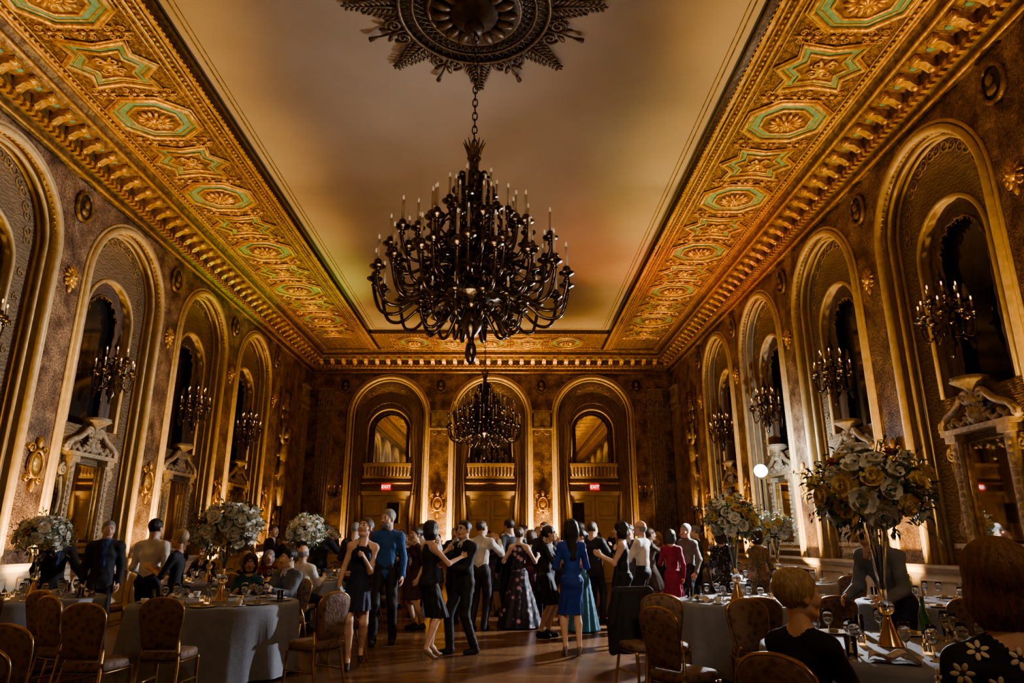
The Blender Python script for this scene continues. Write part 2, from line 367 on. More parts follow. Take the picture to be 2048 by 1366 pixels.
def overmantel():
    mb=MB()
    mb.add(box(0,-.22,1.28,1.5,.2,.12),0,smooth=False); mb.add(box(0,-.2,1.37,1.62,.26,.06),0,smooth=False)
    mb.add(rect(-.42,.42,1.45,2.75,-.235),1,smooth=False)
    mb.add(tube([(-.42,-.22,1.45),(.42,-.22,1.45),(.42,-.22,2.75),(-.42,-.22,2.75)],.03,8,closed=True),2)
    for sx in(-1,1):
        mb.add(box(sx*.54,-.2,2.1,.16,.12,1.4),0,smooth=False)
        for i in range(12):
            mb.add(ell((sx*.54,-.13,1.55+i*.1),(.05,.03,.045),8,5),0)
        mb.add(box(sx*.54,-.18,2.82,.22,.18,.1),0,smooth=False)
        for z,r in((2.62,.1),(1.6,.11)): mb.add(tube(spiral(sx*.70,z,r,1.6,a0=pi/2 if z>2 else -pi/2,d=-sx if z>2 else sx,y=-.2),.03,7),0)
        mb.add(tube(catmull([(sx*.72,-.2,2.5),(sx*.66,-.2,2.2),(sx*.68,-.2,1.9),(sx*.72,-.2,1.7)]),.03,7),0)
        mb.add(tube(catmull([(sx*.78,-.16,2.95),(sx*.66,-.16,3.12),(sx*.42,-.16,3.22),(sx*.24,-.16,3.36)]),[.05]*15+[.06],8),0)
        mb.add(tube(spiral(sx*.16,3.33,.1,1.5,a0=0 if sx>0 else pi,d=sx,y=-.16),.035,7),0)
        mb.add(tube(spiral(sx*.74,3.02,.07,1.4,a0=pi/2,d=-sx,y=-.15),.03,7),0)
        for i in range(6):
            mb.add(ell((0,0,0),(.09,.05,.035),8,5),0,Tr(sx*(.12+.09*i),-.17,3.02+.03*math.sin(i*2))@Ry(40*sx*(-1)**i))
    mb.add(box(0,-.18,2.91,1.42,.22,.07),0,smooth=False)
    mb.add(ell((0,-.15,3.08),(.13,.07,.13),10,7),0); mb.add(ell((0,-.1,3.1),(.06,.06,.08),8,6),0)
    for i in range(9):
        t=pi*i/8; mb.add(ell((0,0,0),(.07,.03,.03),8,5),0,Tr(.17*math.cos(t),-.16,3.06+.17*math.sin(t))@Ry(-math.degrees(t)))
    mb.add(lathe([(.10,3.24),(.11,3.3),(.05,3.33),(.04,3.4),(.10,3.46),(.2,3.52),(.25,3.55),(.22,3.57),(.24,3.6),(.2,3.61),(.02,3.57)],20),0,Tr(0,-.16,0))
    return mb.mesh('overmantel_mirror',[mk('carved_cream',(.66,.54,.36),(.42,.32,.19),16,.5,0,.4,30),mirror,gold])
OM=overmantel()
def arm(mb,R,z0,sag,zc,ang,tr,ch,lit=2,cup=1.0,n=8,r0=.04):
    c,s=math.cos(ang),math.sin(ang)
    D=R-r0
    P=[(r0,z0),(r0+D*.22,z0+.03),(r0+D*.45,z0-sag*.45),(r0+D*.68,z0-sag),(r0+D*.9,z0-sag*.85),(R*1.0,(z0-sag*.3+zc)/2),(R,zc)]
    pts=catmull([(r*c,r*s,z) for r,z in P],4); mb.add(tube(pts,tr,6),0)
    q=[(r*c,r*s,z0-sag*.25+zz) for r,zz in [(R*.5+.0,-.2*sag),(R*.62,.1*sag+.02),(R*.55,.1*sag+.08),(R*.47,.1*sag+.03),(R*.52,.1*sag)]]
    mb.add(tube(catmull(q,3),tr*.6,5),0)
    M=Tr(R*c,R*s,zc)
    k=cup
    mb.add(lathe([(.012*k,-.07*k),(.035*k,-.045*k),(.018*k,-.015*k),(.04*k,.0),(.08*k,.02*k),(.085*k,.032*k),(.03*k,.03*k),(.042*k,.07*k),(.034*k,.1*k),(.02*k,.1*k)],n+2),0,M)
    mb.add(lathe([(.0145*k,.08*k),(.0145*k,.08*k+ch),(.006,.08*k+ch+.002)],7),1,M)
    mb.add(ell((0,0,.08*k+ch+.03*k),(.011*k,.011*k,.032*k),6,5),lit,M)
def wallcand():
    mb=MB()
    mb.add(lathe([(.01,-.62),(.04,-.58),(.03,-.5),(.09,-.42),(.05,-.33),(.08,-.2),(.03,-.1),(.06,0),(.1,.08),(.04,.18),(.03,.4),(.07,.5),(.03,.6),(.01,.75)],12),0)
    for i in range(8): arm(mb,.33,-.22,.12,-.05,2*pi*i/8,.012,.13)
    for i in range(6): arm(mb,.20,.1,.08,.2,2*pi*(i+.5)/6,.011,.12)
    mb.add(tube([(0,0,.1),(0,-.33,.25)],.02,6),0); mb.add(tube([(0,0,-.3),(0,-.33,-.3)],.02,6),0)
    mb.add(ell((0,-.33,0),(.12,.03,.5),10,6),0)
    return mb.mesh('wall_candelabra',[bronze,candle,bulblit])
WC=wallcand()
def medallion():
    mb=MB(); mb.add(tube([(.2*math.cos(t),.03,.26*math.sin(t)) for t in [2*pi*i/24 for i in range(24)]],.035,8,closed=True),0)
    mb.add(ell((0,.0,0),(.19,.05,.25),16,8),1)
    mb.add(ell((0,.05,.04),(.07,.05,.09),8,6),0); mb.add(ell((0,.04,-.1),(.11,.04,.07),8,6),0)
    return mb.mesh('portrait_medallion',[gold_dark,mk('medallion_dark',(.06,.05,.035),(.03,.025,.02),8,.4)])
def mask():
    mb=MB(); mb.add(ell((0,.07,0),(.10,.08,.13),10,8),0); mb.add(ell((0,.15,-.02),(.03,.04,.04),6,5),0)
    for i in range(12):
        t=2*pi*i/12; mb.add(ell((0,0,0),(.09,.04,.035),8,5),0,Tr(.13*math.cos(t),.05,.16*math.sin(t))@Ry(-math.degrees(t)))
    for sx in(-1,1):
        mb.add(ell((sx*.04,.13,.03),(.018,.02,.014),6,4),0); mb.add(tube(spiral(sx*.12,-.16,.06,1.3,a0=pi/2,d=sx,y=.05),.018,6),0)
    mb.add(ell((0,.05,-.25),(.05,.04,.11),8,5),0)
    return mb.mesh('lion_mask_ornament',[gold])
def cartouche():
    mb=MB(); mb.add(ell((0,.02,0),(.1,.05,.15),12,8),0)
    mb.add(tube([(.13*math.cos(t),.05,.18*math.sin(t)) for t in [2*pi*i/20 for i in range(20)]],.02,6,closed=True),0)
    for sx in(-1,1):
        mb.add(tube(spiral(sx*.13,.2,.07,1.4,a0=0,d=sx,y=.04),.016,6),0); mb.add(tube(spiral(sx*.12,-.2,.06,1.4,a0=pi,d=-sx,y=.04),.016,6),0)
    mb.add(ell((0,.04,.28),(.05,.04,.09),8,5),0); mb.add(ell((0,.04,-.28),(.035,.03,.1),8,5),0)
    return mb.mesh('wall_cartouche',[gold])
ME,MA,CA=medallion(),mask(),cartouche()
for side in 'LR':
    for s in BAYS:
        M=wallM(side,s); 
        put('arch_surround',SU,M); put('silk_curtain',CU,M); put('overmantel_mirror',OM,M)
        put('wall_candelabra',WC,M@Tr(0,.0,4.5))
    for k in range(-4,4):
        p=10.9+3.5*k; M=wallM(side,p)
        put('portrait_medallion',ME,M@Tr(0,.01,7.05)); put('lion_mask_ornament',MA,M@Tr(0,0,5.75)@Sc(.8)); put('wall_cartouche',CA,M@Tr(0,0,2.6)@Sc(1.15))
for c in FAR:
    M=wallM('F',c); put('arch_surround',SF,M); put('silk_curtain',CF,M); put('silk_curtain',CF2,M)
for c in(-2.5,1.3,-6.1,4.9):
    M=wallM('F',c)
    if abs(c)<4: put('wall_cartouche',CA,M@Tr(0,0,2.7)@Sc(1.3))
    put('portrait_medallion',ME,M@Tr(0,.01,7.05))
def balcony():
    mb=MB()
    mb.add(box(0,-.2,4.1,1.75,.2,.12),0,smooth=False); mb.add(box(0,-.22,3.66,1.75,.16,.08),0,smooth=False)
    mb.add(box(0,-.25,3.88,1.7,.08,.36),0,smooth=False)
    for i in range(13): mb.add(lathe([(.03,3.7),(.05,3.78),(.025,3.88),(.05,3.97),(.03,4.05)],8),0,Tr(-.78+.13*i,-.16,0))
    mb.add(tube([(-1.0,-.2,3.45),(1.0,-.2,3.45)],.04,8),1)
    mb.add(tube([(-.7,-.25,3.15),(.7,-.25,3.15),(.7,-.25,3.35),(-.7,-.25,3.35)],.015,6,closed=True),1)
    return mb.mesh('balcony_front',[cream,gold])
def door():
    mb=MB()
    for sx in(-1,1):
        mb.add(box(sx*.43,-.24,1.5,.84,.06,3.0),0,smooth=False)
        for z,h in((.5,.7),(1.6,1.1),(2.55,.5)):
            mb.add(tube([(sx*.43-.28,-.205,z-h/2),(sx*.43+.28,-.205,z-h/2),(sx*.43+.28,-.205,z+h/2),(sx*.43-.28,-.205,z+h/2)],.016,6,closed=True),0)
        mb.add(ell((sx*.08,-.18,1.05),(.03,.03,.03),8,6),1)
        mb.add(box(sx*.93,-.22,1.55,.12,.12,3.1),0,smooth=False)
    mb.add(box(0,-.22,3.08,1.98,.12,.14),0,smooth=False)
    return mb.mesh('door',[ivory,gold])
BA,DO=balcony(),door()
for i,c in enumerate(FAR):
    put('balcony_front',BA,wallM('F',c)); put('door_%d'%(i+1),DO,wallM('F',c))
def pilaster():
    mb=MB(); mb.add(box(0,.04,3.55,.62,.1,5.1),0,smooth=False)
    for i in range(6): mb.add(tube([(-.24+.096*i,.10,1.3),(-.24+.096*i,.10,5.9)],.03,8),0)
    mb.add(box(0,.07,6.12,.7,.16,.1),0,smooth=False); mb.add(box(0,.07,1.05,.7,.16,.3),0,smooth=False)
    mb.add(box(0,.05,6.5,.62,.12,.7),0,smooth=False)
    for i in range(7): mb.add(ell((0,0,0),(.05,.05,.13),6,5),0,Tr(-.27+.09*i,.12,6.35+.08*(i%2)))
    mb.add(box(0,.08,6.88,.72,.18,.08),0,smooth=False)
    return mb.mesh('fluted_pilaster',[stone])
PI=pilaster()
for c in(-6.75,5.55): put('fluted_pilaster',PI,wallM('F',c))
for s in('L','R'): put('fluted_pilaster',PI,wallM(s,24.7))
def relief():
    mb=MB()
    mb.add(tube([(-.55,.02,1.5),(.55,.02,1.5),(.55,.02,6.3),(-.55,.02,6.3)],.04,8,closed=True),1)
    mb.add(ell((0,.1,4.2),(.16,.12,.42),10,8),0); mb.add(ell((0,.14,4.78),(.09,.1,.12),10,8),0)
    mb.add(ell((0,.1,3.5),(.2,.11,.55),10,8),0)
    for sx in(-1,1):
        mb.add(tube(catmull([(sx*.14,.12,4.5),(sx*.32,.13,4.6),(sx*.3,.13,5.0)]),.05,7),0)
        mb.add(tube([(sx*.08,.12,3.4),(sx*.12,.12,2.9),(sx*.1,.14,2.5)],[.11,.08,.05],7),0)
        for z in(2.2,2.0,5.4,5.7): mb.add(tube(spiral(sx*.2,z,.14,1.6,a0=pi/2,d=sx,y=.06),.03,6),0)
    for i in range(8): mb.add(ell((0,.06,1.7+i*.08 if i<4 else 5.3+i*.09),(.12,.06,.05),8,5),0)
    for i in range(10):
        t=2*pi*i/10; mb.add(ell((0,0,0),(.12,.05,.05),8,5),0,Tr(.3*math.cos(t),.05,4.1+1.04*math.sin(t))@Ry(-math.degrees(t)))
    return mb.mesh('figure_relief_panel',[mk('relief_gold',(.56,.44,.27),(.34,.25,.14),12,.45,.2),gold_dark])
RE=relief()
for s in('L','R'): put('figure_relief_panel',RE,wallM(s,22.6))
def bracket():
    mb=MB()
    for sx in(-1,1): mb.add(box(sx*.17,.08,0,.32,.12,.5),0,Rz(12*sx),smooth=False)
    mb.add(box(0,.08,-.32,.75,.18,.08),0,smooth=False); mb.add(box(0,.08,.3,.75,.18,.08),0,smooth=False)
    mb.add(tube(spiral(.2,-.48,.1,1.4,a0=pi/2,d=1,y=.07),.025,6),0); mb.add(tube(spiral(-.2,-.48,.1,1.4,a0=pi/2,d=-1,y=.07),.025,6),0)
    return mb.mesh('pier_capital',[stone])
BR=bracket()
for c in(-2.5,1.3): put('pier_capital',BR,wallM('F',c)@Tr(0,0,5.75))
def exitsign(x):
    mb=MB(); mb.add(box(0,.04,0,.34,.06,.22),0,smooth=False); mb.add(box(0,.0,.0,.1,.06,.1),1,smooth=False)
    o=mb.obj('exit_sign',[redE,blackm],Tr(x,YF+.19,3.3)@Rz(180))
    cu=bpy.data.curves.new('exit_letters','FONT'); cu.body='EXIT'; cu.size=.16; cu.align_x='CENTER'; cu.align_y='CENTER'; cu.extrude=.004
    cu.materials.append(whE); t=bpy.data.objects.new('letters',cu); bpy.context.scene.collection.objects.link(t); t.parent=o
    t.matrix_world=Tr(x,YF+.19-.078,3.3)@Rx(90)
exitsign(-4.41); exitsign(3.21)
def sconce():
    mb=MB(); mb.add(ell((0,.03,0),(.07,.03,.16),8,6),0)
    for sx in(-.16,0,.16):
        mb.add(tube(catmull([(0,.05,-.05),(sx*.7,.14,-.12),(sx,.16,-.02)],4),.012,6),0); mb.add(lathe([(.01,-.02),(.04,.0),(.015,.01)],8),0,Tr(sx,.16,0))
        mb.add(lathe([(.014,0),(.014,.12)],6),1,Tr(sx,.16,0)); mb.add(ell((sx,.16,.15),(.012,.012,.03),6,5),2)
    return mb.mesh('wall_sconce',[bronze,candle,mk('dim_red_bulb',(.6,.15,.05),None,5,.4,emis=.8,ecol=(1,.25,.08))])
SCM=sconce()
for c in(-6.2,5.0): put('wall_sconce',SCM,wallM('F',c)@Tr(0,.02,3.1)@Sc(1.3))
def chandelier(ztop):
    mb=MB()
    prof=[(.01,3.38),(.05,3.42),(.07,3.5),(.06,3.6),(.03,3.66),(.05,3.72),(.11,3.80),(.14,3.88),(.11,3.98),(.10,4.03),(.16,4.1),(.34,4.17),(.36,4.25),(.2,4.34),(.12,4.45),(.2,4.55),(.26,4.65),(.14,4.75),(.1,4.85),(.16,4.93),(.2,5.0),(.1,5.1),(.08,5.2),(.14,5.3),(.16,5.36),(.08,5.45),(.07,5.6),(.12,5.68),(.15,5.75),(.12,5.82),(.06,5.88),(.06,6.0),(.09,6.05),(.03,6.1)]
    mb.add(lathe(prof,20),0)
    for i in range(12):
        t=2*pi*i/12; mb.add(tube([(.05*math.cos(t),.05*math.sin(t),6.02),(.08*math.cos(t),.08*math.sin(t),6.15),(.14*math.cos(t),.14*math.sin(t),6.28)],[.012,.02,.004],5),3)
    for i in range(8):
        t=2*pi*i/8
        for z,r in((5.75,.17),(5.5,.13),(5.62,.2)):
            P=[(x*math.cos(t),x*math.sin(t),zz) for x,y,zz in spiral(r,z,.075,1.4,a0=pi,d=1)]; mb.add(tube(P,.018,5),0)
    for n,R,z0,sag,zc,ph,r0 in((18,1.14,4.22,.25,4.36,0,.30),(14,.88,4.42,.2,4.56,.3,.25),(12,.98,4.62,.16,4.78,.15,.2),(12,.68,4.80,.18,4.95,.5,.12),(9,.50,5.05,.16,5.14,.1,.1),(6,.30,5.32,.12,5.38,.2,.06),(12,.60,4.02,.22,4.05,.35,.12)):
        for i in range(n): arm(mb,R,z0,sag,zc,2*pi*(i+ph)/n+.09,.022 if R>.5 else .016,.27 if zc>4.1 else .1,2,1.1,10,r0)
    for i in range(12):
        t=2*pi*(i+.5)/12; P=[(x*math.cos(t),x*math.sin(t),z) for x,z in((.15,4.6),(.4,4.7),(.52,4.5),(.4,4.38),(.3,4.48),(.36,4.54))]; mb.add(tube(catmull(P,4),.018,6),0)
        P=[(x*math.cos(t+.2),x*math.sin(t+.2),z-.02) for x,z in((.12,5.1),(.3,5.25),(.42,5.05),(.32,4.95),(.24,5.02))]; mb.add(tube(catmull(P,4),.016,6),0)
    z=6.1; i=0
    while z<ztop:
        P=[((.03*math.cos(a) if i%2 else 0),(0 if i%2 else .03*math.cos(a)),z+.06+.065*math.sin(a)) for a in [2*pi*k/10 for k in range(10)]]
        mb.add(tube(P,.009,5,closed=True),0); z+=.1; i+=1
    mb.add(lathe([(.02,ztop-.14),(.12,ztop-.08),(.16,ztop)],16),0)
    return mb.mesh('chandelier',[bronze,candle,bulbm,gold_dark])
put('chandelier',chandelier(8.34),Tr(-.42,7.6,0))
put('chandelier',chandelier(8.9),Tr(-.63,19.0,.6)@Sc(.88))
def rosette():
    mb=MB()
    mb.add(lathe([(.02,-.5),(.1,-.48),(.14,-.4),(.1,-.32),(.3,-.24),(.34,-.16),(.5,-.12),(.6,-.16),(.66,-.1),(.9,-.07),(1.0,-.1),(1.08,-.06),(1.1,.0)],40),1)
    for r,tr in((.62,.035),(1.02,.03),(.84,.02)): mb.add(tube([(r*math.cos(2*pi*i/40),r*math.sin(2*pi*i/40),-.13) for i in range(40)],tr,6,closed=True),0)
    for i in range(48):
        for d in(-1,1):
            t=2*pi*i/48; t2=t+d*2*pi*2/48; mb.add(tube([(.66*math.cos(t),.66*math.sin(t),-.11),(1.0*math.cos(t2),1.0*math.sin(t2),-.12)],.009,4),0)
    for i in range(16):
        t=2*pi*i/16-pi/2
        mb.add(ell((0,0,0),(.14,.07,.06),8,5),0,Rz(math.degrees(t))@Tr(.45,0,-.2))
        if i%2==0:
            sp=MB(); sp.add(tube([(1.0,0,-.06),(1.78,0,-.05)],[.03,.008],6),0)
            for k in range(10):
                x=1.06+.07*k
                for d in(-1,1):
                    sp.add(ell((0,0,0),(.075-.003*k,.026,.02),8,5),0,Tr(x+.04,d*(.10-.007*k),-.06)@Rz(d*48))
                    if k<7: sp.add(ell((0,0,0),(.055,.022,.02),6,4),0,Tr(x+.02,d*(.22-.02*k),-.07)@Rz(d*20)); sp.add(tube([(x,0,-.06),(x+.03,d*(.2-.02*k),-.07)],.008,4),0)
                    if k<3: sp.add(ell((0,0,0),(.05,.022,.02),6,4),0,Tr(x,d*(.31-.03*k),-.07)@Rz(d*60))
            sp.add(ell((1.77,0,-.05),(.05,.02,.015),6,4),0)
            mb.merge(sp,Rz(math.degrees(t)))
        else:
            sp=MB(); sp.add(tube([(1.0,0,-.07),(1.5,0,-.06)],[.03,.014],6),0)
            sp.add(tube([(1.48,0,-.06),(1.66,0,-.06)],[.012,.04],6),0)
            for d in(-1,1):
                P=[(x,z,-.07) for x,y,z in spiral(1.19,d*.13,.12,1.5,a0=0,d=d)]; sp.add(tube(P,.026,6),0)
                sp.add(ell((0,0,0),(.10,.04,.03),8,5),0,Tr(1.35,d*.08,-.06)@Rz(d*35))
            mb.merge(sp,Rz(math.degrees(t)))
    return mb.obj('ceiling_rosette',[mk('rosette_bronze',(.22,.145,.08),(.11,.07,.04),14,.45,.5),mk('rosette_base',(.12,.08,.045),(.065,.04,.022),10,.5,.4)],Tr(-.45,7.6,ZC+.07))
rosette()
def tablemesh():
    mb=MB(); n=96; prof=[(.02,.762),(.6,.762),(.9,.762),(.915,.755),(.925,.72),(.93,.6),(.94,.35),(.95,.08),(.955,.03)]
    v=[];f=[]
    for j,(r,z) in enumerate(prof):
        a=max(0,(.72-z)/.7)
        for i in range(n):
            t=2*pi*i/n; rr=r+a*(.045*math.sin(t*11)+.02*math.sin(t*23+1)); v.append((rr*math.cos(t),rr*math.sin(t),z))
    for j in range(len(prof)-1):
        for i in range(n): k=(i+1)%n; f.append((j*n+i,(j+1)*n+i,(j+1)*n+k,j*n+k))
    f.append(tuple(range(n))); mb.add((v,f),0)
    mb.add(lathe([(.25,0),(.25,.03),(.05,.06),(.05,.74)],16),1)
    return mb.mesh('round_banquet_table',[cloth,blackm])
TA=tablemesh()
def chairmesh():
    mb=MB()
    def rbox(w,d,z0,z1):
        P=[]; 
        for k in range(28):
            t=2*pi*k/28; c,s=math.cos(t),math.sin(t); e=.45
            P.append((w/2*abs(c)**e*(1 if c>0 else -1),d/2*abs(s)**e*(1 if s>0 else -1)))
        v=[];f=[]
        lv=[(z0,.96),(z0+.01,1),(z1-.025,1),(z1-.008,.95),(z1,.8),(z1+.006,.3)]
        for z,sc in lv: v+=[(x*sc,y*sc,z) for x,y in P]
        for j in range(len(lv)-1):
            for i in range(28): k=(i+1)%28; f.append((j*28+i,j*28+k,(j+1)*28+k,(j+1)*28+i))
        f.append(tuple(range(27,-1,-1))); f.append(tuple(range(5*28,6*28))); return v,f
    mb.add(rbox(.42,.44,.40,.475),0); mb.add(rbox(.41,.43,.385,.405),1)
    O=[(-.14,.50),(-.155,.56),(-.175,.68),(-.19,.78),(-.185,.855),(-.13,.905),(-.06,.925),(0,.93),(.06,.925),(.13,.905),(.185,.855),(.19,.78),(.175,.68),(.155,.56),(.14,.50)]
    O=[(p.x,p.z) for p in catmull([(x,0,z) for x,z in O],3)]
    Mb=Tr(0,-.21,0)@Rx(8)@Tr(0,.08,0)
    k=len(O); c=(0,.72)
    lay=[(.6,-.034),(.93,-.03),(1,-.018),(1,.012),(.93,.03),(.6,.04)]
    v=[];f=[]; nl=len(lay)
    for s,y in lay: v+=[((x-c[0])*s+c[0],y,(z-c[1])*s+c[1]) for x,z in O]
    for j in range(nl-1):
        for i in range(k): l=(i+1)%k; f.append((j*k+i,j*k+l,(j+1)*k+l,(j+1)*k+i))
    f.append(tuple(range(k-1,-1,-1))); f.append(tuple(range((nl-1)*k,nl*k)))
    mb.add((v,f),0,Mb)
    mb.add(tube([(x*1.02,-.005,(z-.72)*1.02+.72) for x,z in O],.013,7,closed=True),1,Mb)
    for sx in(-1,1):
        mb.add(tube(catmull([(sx*.19,.19,.40),(sx*.19,.2,.25),(sx*.195,.22,0)],4),[.018]*4+[.015]*5,7),1)
        mb.add(tube(catmull([(sx*.14,-.145,.56),(sx*.165,-.18,.44),(sx*.18,-.2,.3),(sx*.19,-.27,0)],4),.015,7),1)
        mb.add(tube([(sx*.19,.19,.2),(sx*.18,-.21,.2)],.01,6),1)
    return mb.mesh('dining_chair',[chairfab,chairgold])
CH=chairmesh()
def chair(x,y,yaw,sc=1.0): return put('dining_chair',CH,Tr(x,y,0)@Rz(yaw)@Sc(sc))
def table(x,y): return put('round_banquet_table',TA,Tr(x,y,0))
def bouquetmesh(seed,cream_mix):
    rd=random.Random(seed); mb=MB()
    def flower(c,n,r,m):
        n=n.normalized(); q=n.to_track_quat('Z','Y').to_matrix().to_4x4(); M=Tr(*c)@q
        for ring,(k,tilt,rr) in enumerate(((5,70,.45),(7,48,.75),(9,22,1.0),(9,-5,1.05))):
            for i in range(k):
                a=360*i/k+ring*23+rd.uniform(-8,8); w=r*.42*(1 if ring else .7); l=r*rr
                v=[(0.1*l,0,0),(.55*l,-w,.0),(.55*l,w,.0),(l,-w*.6,.12*r),(l,w*.6,.12*r),(1.08*l,0,.1*r),(.6*l,0,-.12*r)]
                f=[(0,1,6),(0,6,2),(1,3,6),(6,4,2),(3,5,6),(6,5,4)]
                mb.add((v,f),m,M@Tr(0,0,-.2*r+.12*r*(3-ring)*.8)@Rz(a)@Ry(-tilt))
        mb.add(ell((0,0,.0),(r*.5,r*.5,r*.45),7,5),m,M)
    N=40
    for i in range(N):
        ph=math.acos(1-1.75*(i+.5)/N); th=i*2.39996
        d=Vector((math.sin(ph)*math.cos(th),math.sin(ph)*math.sin(th),math.cos(ph)))
        R=rd.uniform(.27,.39); c=Vector((d.x*R,d.y*R,d.z*R*.78))
        m=0 if rd.random()>cream_mix else (1 if rd.random()<.7 else 2)
        flower(c,d+Vector((0,0,.2)),rd.uniform(.07,.10) if m!=2 else .045,m)
    for i in range(380):
        d=Vector((rd.gauss(0,1),rd.gauss(0,1),rd.gauss(0,.8))).normalized(); R=rd.uniform(.22,.44)
        c=Vector((d.x*R,d.y*R,d.z*R*.8)); q=(d+Vector((rd.gauss(0,.5),rd.gauss(0,.5),rd.gauss(0,.5)))).to_track_quat('X','Z').to_matrix().to_4x4()
        l=rd.uniform(.04,.085); w=l*.26
        mb.add(([(0,0,0),(l*.5,-w,.01),(l*.5,w,.01),(l,0,-.01)],[(0,1,3,2)]),3,Tr(*c)@q,smooth=False)
    for i in range(40):
        d=Vector((rd.gauss(0,1),rd.gauss(0,1),rd.gauss(-.1,.7))).normalized(); e=d*rd.uniform(.42,.56); e.z=e.z*.85-.03
        mb.add(tube([d*.2,d*.36+Vector((0,0,.03)),e],[.004,.003,.001],4),3)
        for k in range(6):
            p=d*.2+(e-d*.2)*(.45+.11*k)
            for s in(-1,1):
                q=(d+Vector((rd.gauss(0,.6),rd.gauss(0,.6),s*.6))).to_track_quat('X','Z').to_matrix().to_4x4()
                mb.add(([(0,0,0),(.022,-.009,0),(.022,.009,0),(.045,0,0)],[(0,1,3,2)]),3 if rd.random()<.7 else 0,Tr(*p)@q,smooth=False)
    mb.add(ell((0,0,0),(.25,.25,.18),10,7),3)
    return mb
BQ=[bouquetmesh(1,.08),bouquetmesh(2,.45),bouquetmesh(3,.02)]
def centerpiece(x,y,z0,h,sc,k,yaw=0):
    mb=MB()
    mb.add(lathe([(.085,0),(.08,.01),(.05,.09),(.025,.17),(.02,.2)],16),4)
    mb.add(ell((0,0,.245),(.055,.055,.05),14,9),5)
    H=h
    mb.add(lathe([(.018,.29),(.022,.36),(.035,.45),(.05,H*.7),(.075,H*.95),(.09,H),(.085,H),(.07,H*.95),(.045,H*.7),(.028,.45),(.012,.36)],18,cap=False),5)
    for i in range(5): a=i*1.3; mb.add(tube([(.005*math.cos(a),.005*math.sin(a),.36),(.05*math.cos(a),.05*math.sin(a),H)],.004,4),3)
    mb.merge(BQ[k],Tr(0,0,H+.2*sc)@Rz(yaw)@Sc(sc))
    mb.obj('floral_centerpiece',[petal,petaly,petalp,leafm,tinm,glass],Tr(x,y,z0))
def gob():
    mb=MB(); mb.add(lathe([(.033,0),(.033,.003),(.005,.01),(.004,.08),(.02,.095),(.036,.13),(.037,.16),(.031,.2),(.029,.2),(.035,.16),(.034,.13),(.018,.1),(.002,.09)],16),0); mb.add(ell((0,0,.125),(.031,.031,.02),10,5),1); return mb.mesh('wine_glass',[glass,mk('water',(.6,.62,.62),None,5,.05,trans=.9)])
def tumbler():
    mb=MB(); mb.add(lathe([(.03,0),(.036,.13),(.034,.13),(.028,.01)],16),0); return mb.mesh('water_tumbler',[glass])
def cup():
    mb=MB(); mb.add(lathe([(.03,0),(.07,.008),(.075,.014),(.03,.01),(.022,.018),(.035,.04),(.042,.075),(.039,.075),(.03,.03),(.005,.025)],18),0); mb.add(tube([(.04,0,.065),(.062,0,.06),(.06,0,.04),(.036,0,.035)],.005,6),0); return mb.mesh('coffee_cup',[china])
def platem():
    mb=MB(); mb.add(lathe([(.06,0),(.1,.006),(.13,.016),(.128,.02),(.09,.01),(.01,.008)],28),0); mb.add(ell((.0,.02,.02),(.04,.03,.018),8,5),1); return mb.mesh('dinner_plate',[china,mk('cake',(.4,.3,.15),None,20,.8)])
def napk():
    mb=MB(); n=12; v=[];f=[]
    for i in range(n+1):
        for j in range(n+1):
            x=(i/n-.5)*.34; y=(j/n-.5)*.2; v.append((x,y,.055+.02*math.sin(x*30+y*14)+.018*math.sin(y*40-x*9)-.02*(abs(i/n-.5)*2)**3))
    for i in range(n):
        for j in range(n): k=i*(n+1)+j; f.append((k,k+n+1,k+n+2,k+1))
    mb.add((v,f),0); mb.add(([(a,b,c*.25-.003) for a,b,c in v],[tuple(reversed(q)) for q in f]),0); return mb.mesh('crumpled_napkin',[napkin])
def votive():
    mb=MB(); mb.add(lathe([(.028,0),(.034,.06),(.031,.06),(.026,.006)],14),0); mb.add(lathe([(.024,.006),(.024,.03)],12),1); mb.add(ell((0,0,.045),(.007,.007,.014),8,6),2); return mb.mesh('votive_candle',[glass,mk('wax',(.9,.6,.3),None,5,.5,emis=2.5,ecol=(1,.45,.12)),votE])
def bottle():
    mb=MB(); mb.add(lathe([(.035,0),(.036,.17),(.015,.23),(.013,.29),(.016,.3)],16),0); return mb.mesh('green_bottle',[mk('green_glass',(.02,.16,.04),None,4,.08,coat=.6)])
W=dict(g=gob(),t=tumbler(),c=cup(),p=platem(),n=napk(),v=votive(),b=bottle())
NM=dict(g='wine_glass',t='water_tumbler',c='coffee_cup',p='dinner_plate',n='crumpled_napkin',v='votive_candle',b='green_bottle')
def ware(k,x,y,yaw=0,sc=1): put(NM[k],W[k],Tr(x,y,.7625)@Rz(yaw)@Sc(sc))
def dress(x,y,seed,n=8):
    rd=random.Random(seed)
    for i in range(n):
        a=2*pi*i/n+.2
        c,s=math.cos(a),math.sin(a)
        ware('p',x+c*.72,y+s*.72) if rd.random()<.6 else ware('n',x+c*.70,y+s*.70,math.degrees(a)+90,.8)
        a2=a+.36; ware('g',x+.55*math.cos(a2),y+.55*math.sin(a2)); 
        a3=a-.30; ware('c' if rd.random()<.6 else 't',x+.76*math.cos(a3),y+.76*math.sin(a3),rd.uniform(0,360))
        if rd.random()<.5: ware('g',x+.44*math.cos(a+.1),y+.44*math.sin(a+.1))
    for i in range(3):
        a=i*2.1+.5; ware('v',x+.26*math.cos(a),y+.26*math.sin(a))
TBL=[(-3.36,8.45,1),(-6.0,9.05,2),(-5.4,12.6,3),(-3.75,13.1,4),(-4.2,16.5,5),(2.65,4.9,6),(2.95,8.6,7),(5.0,8.3,8),(4.7,12.4,9),(4.9,16.5,10)]
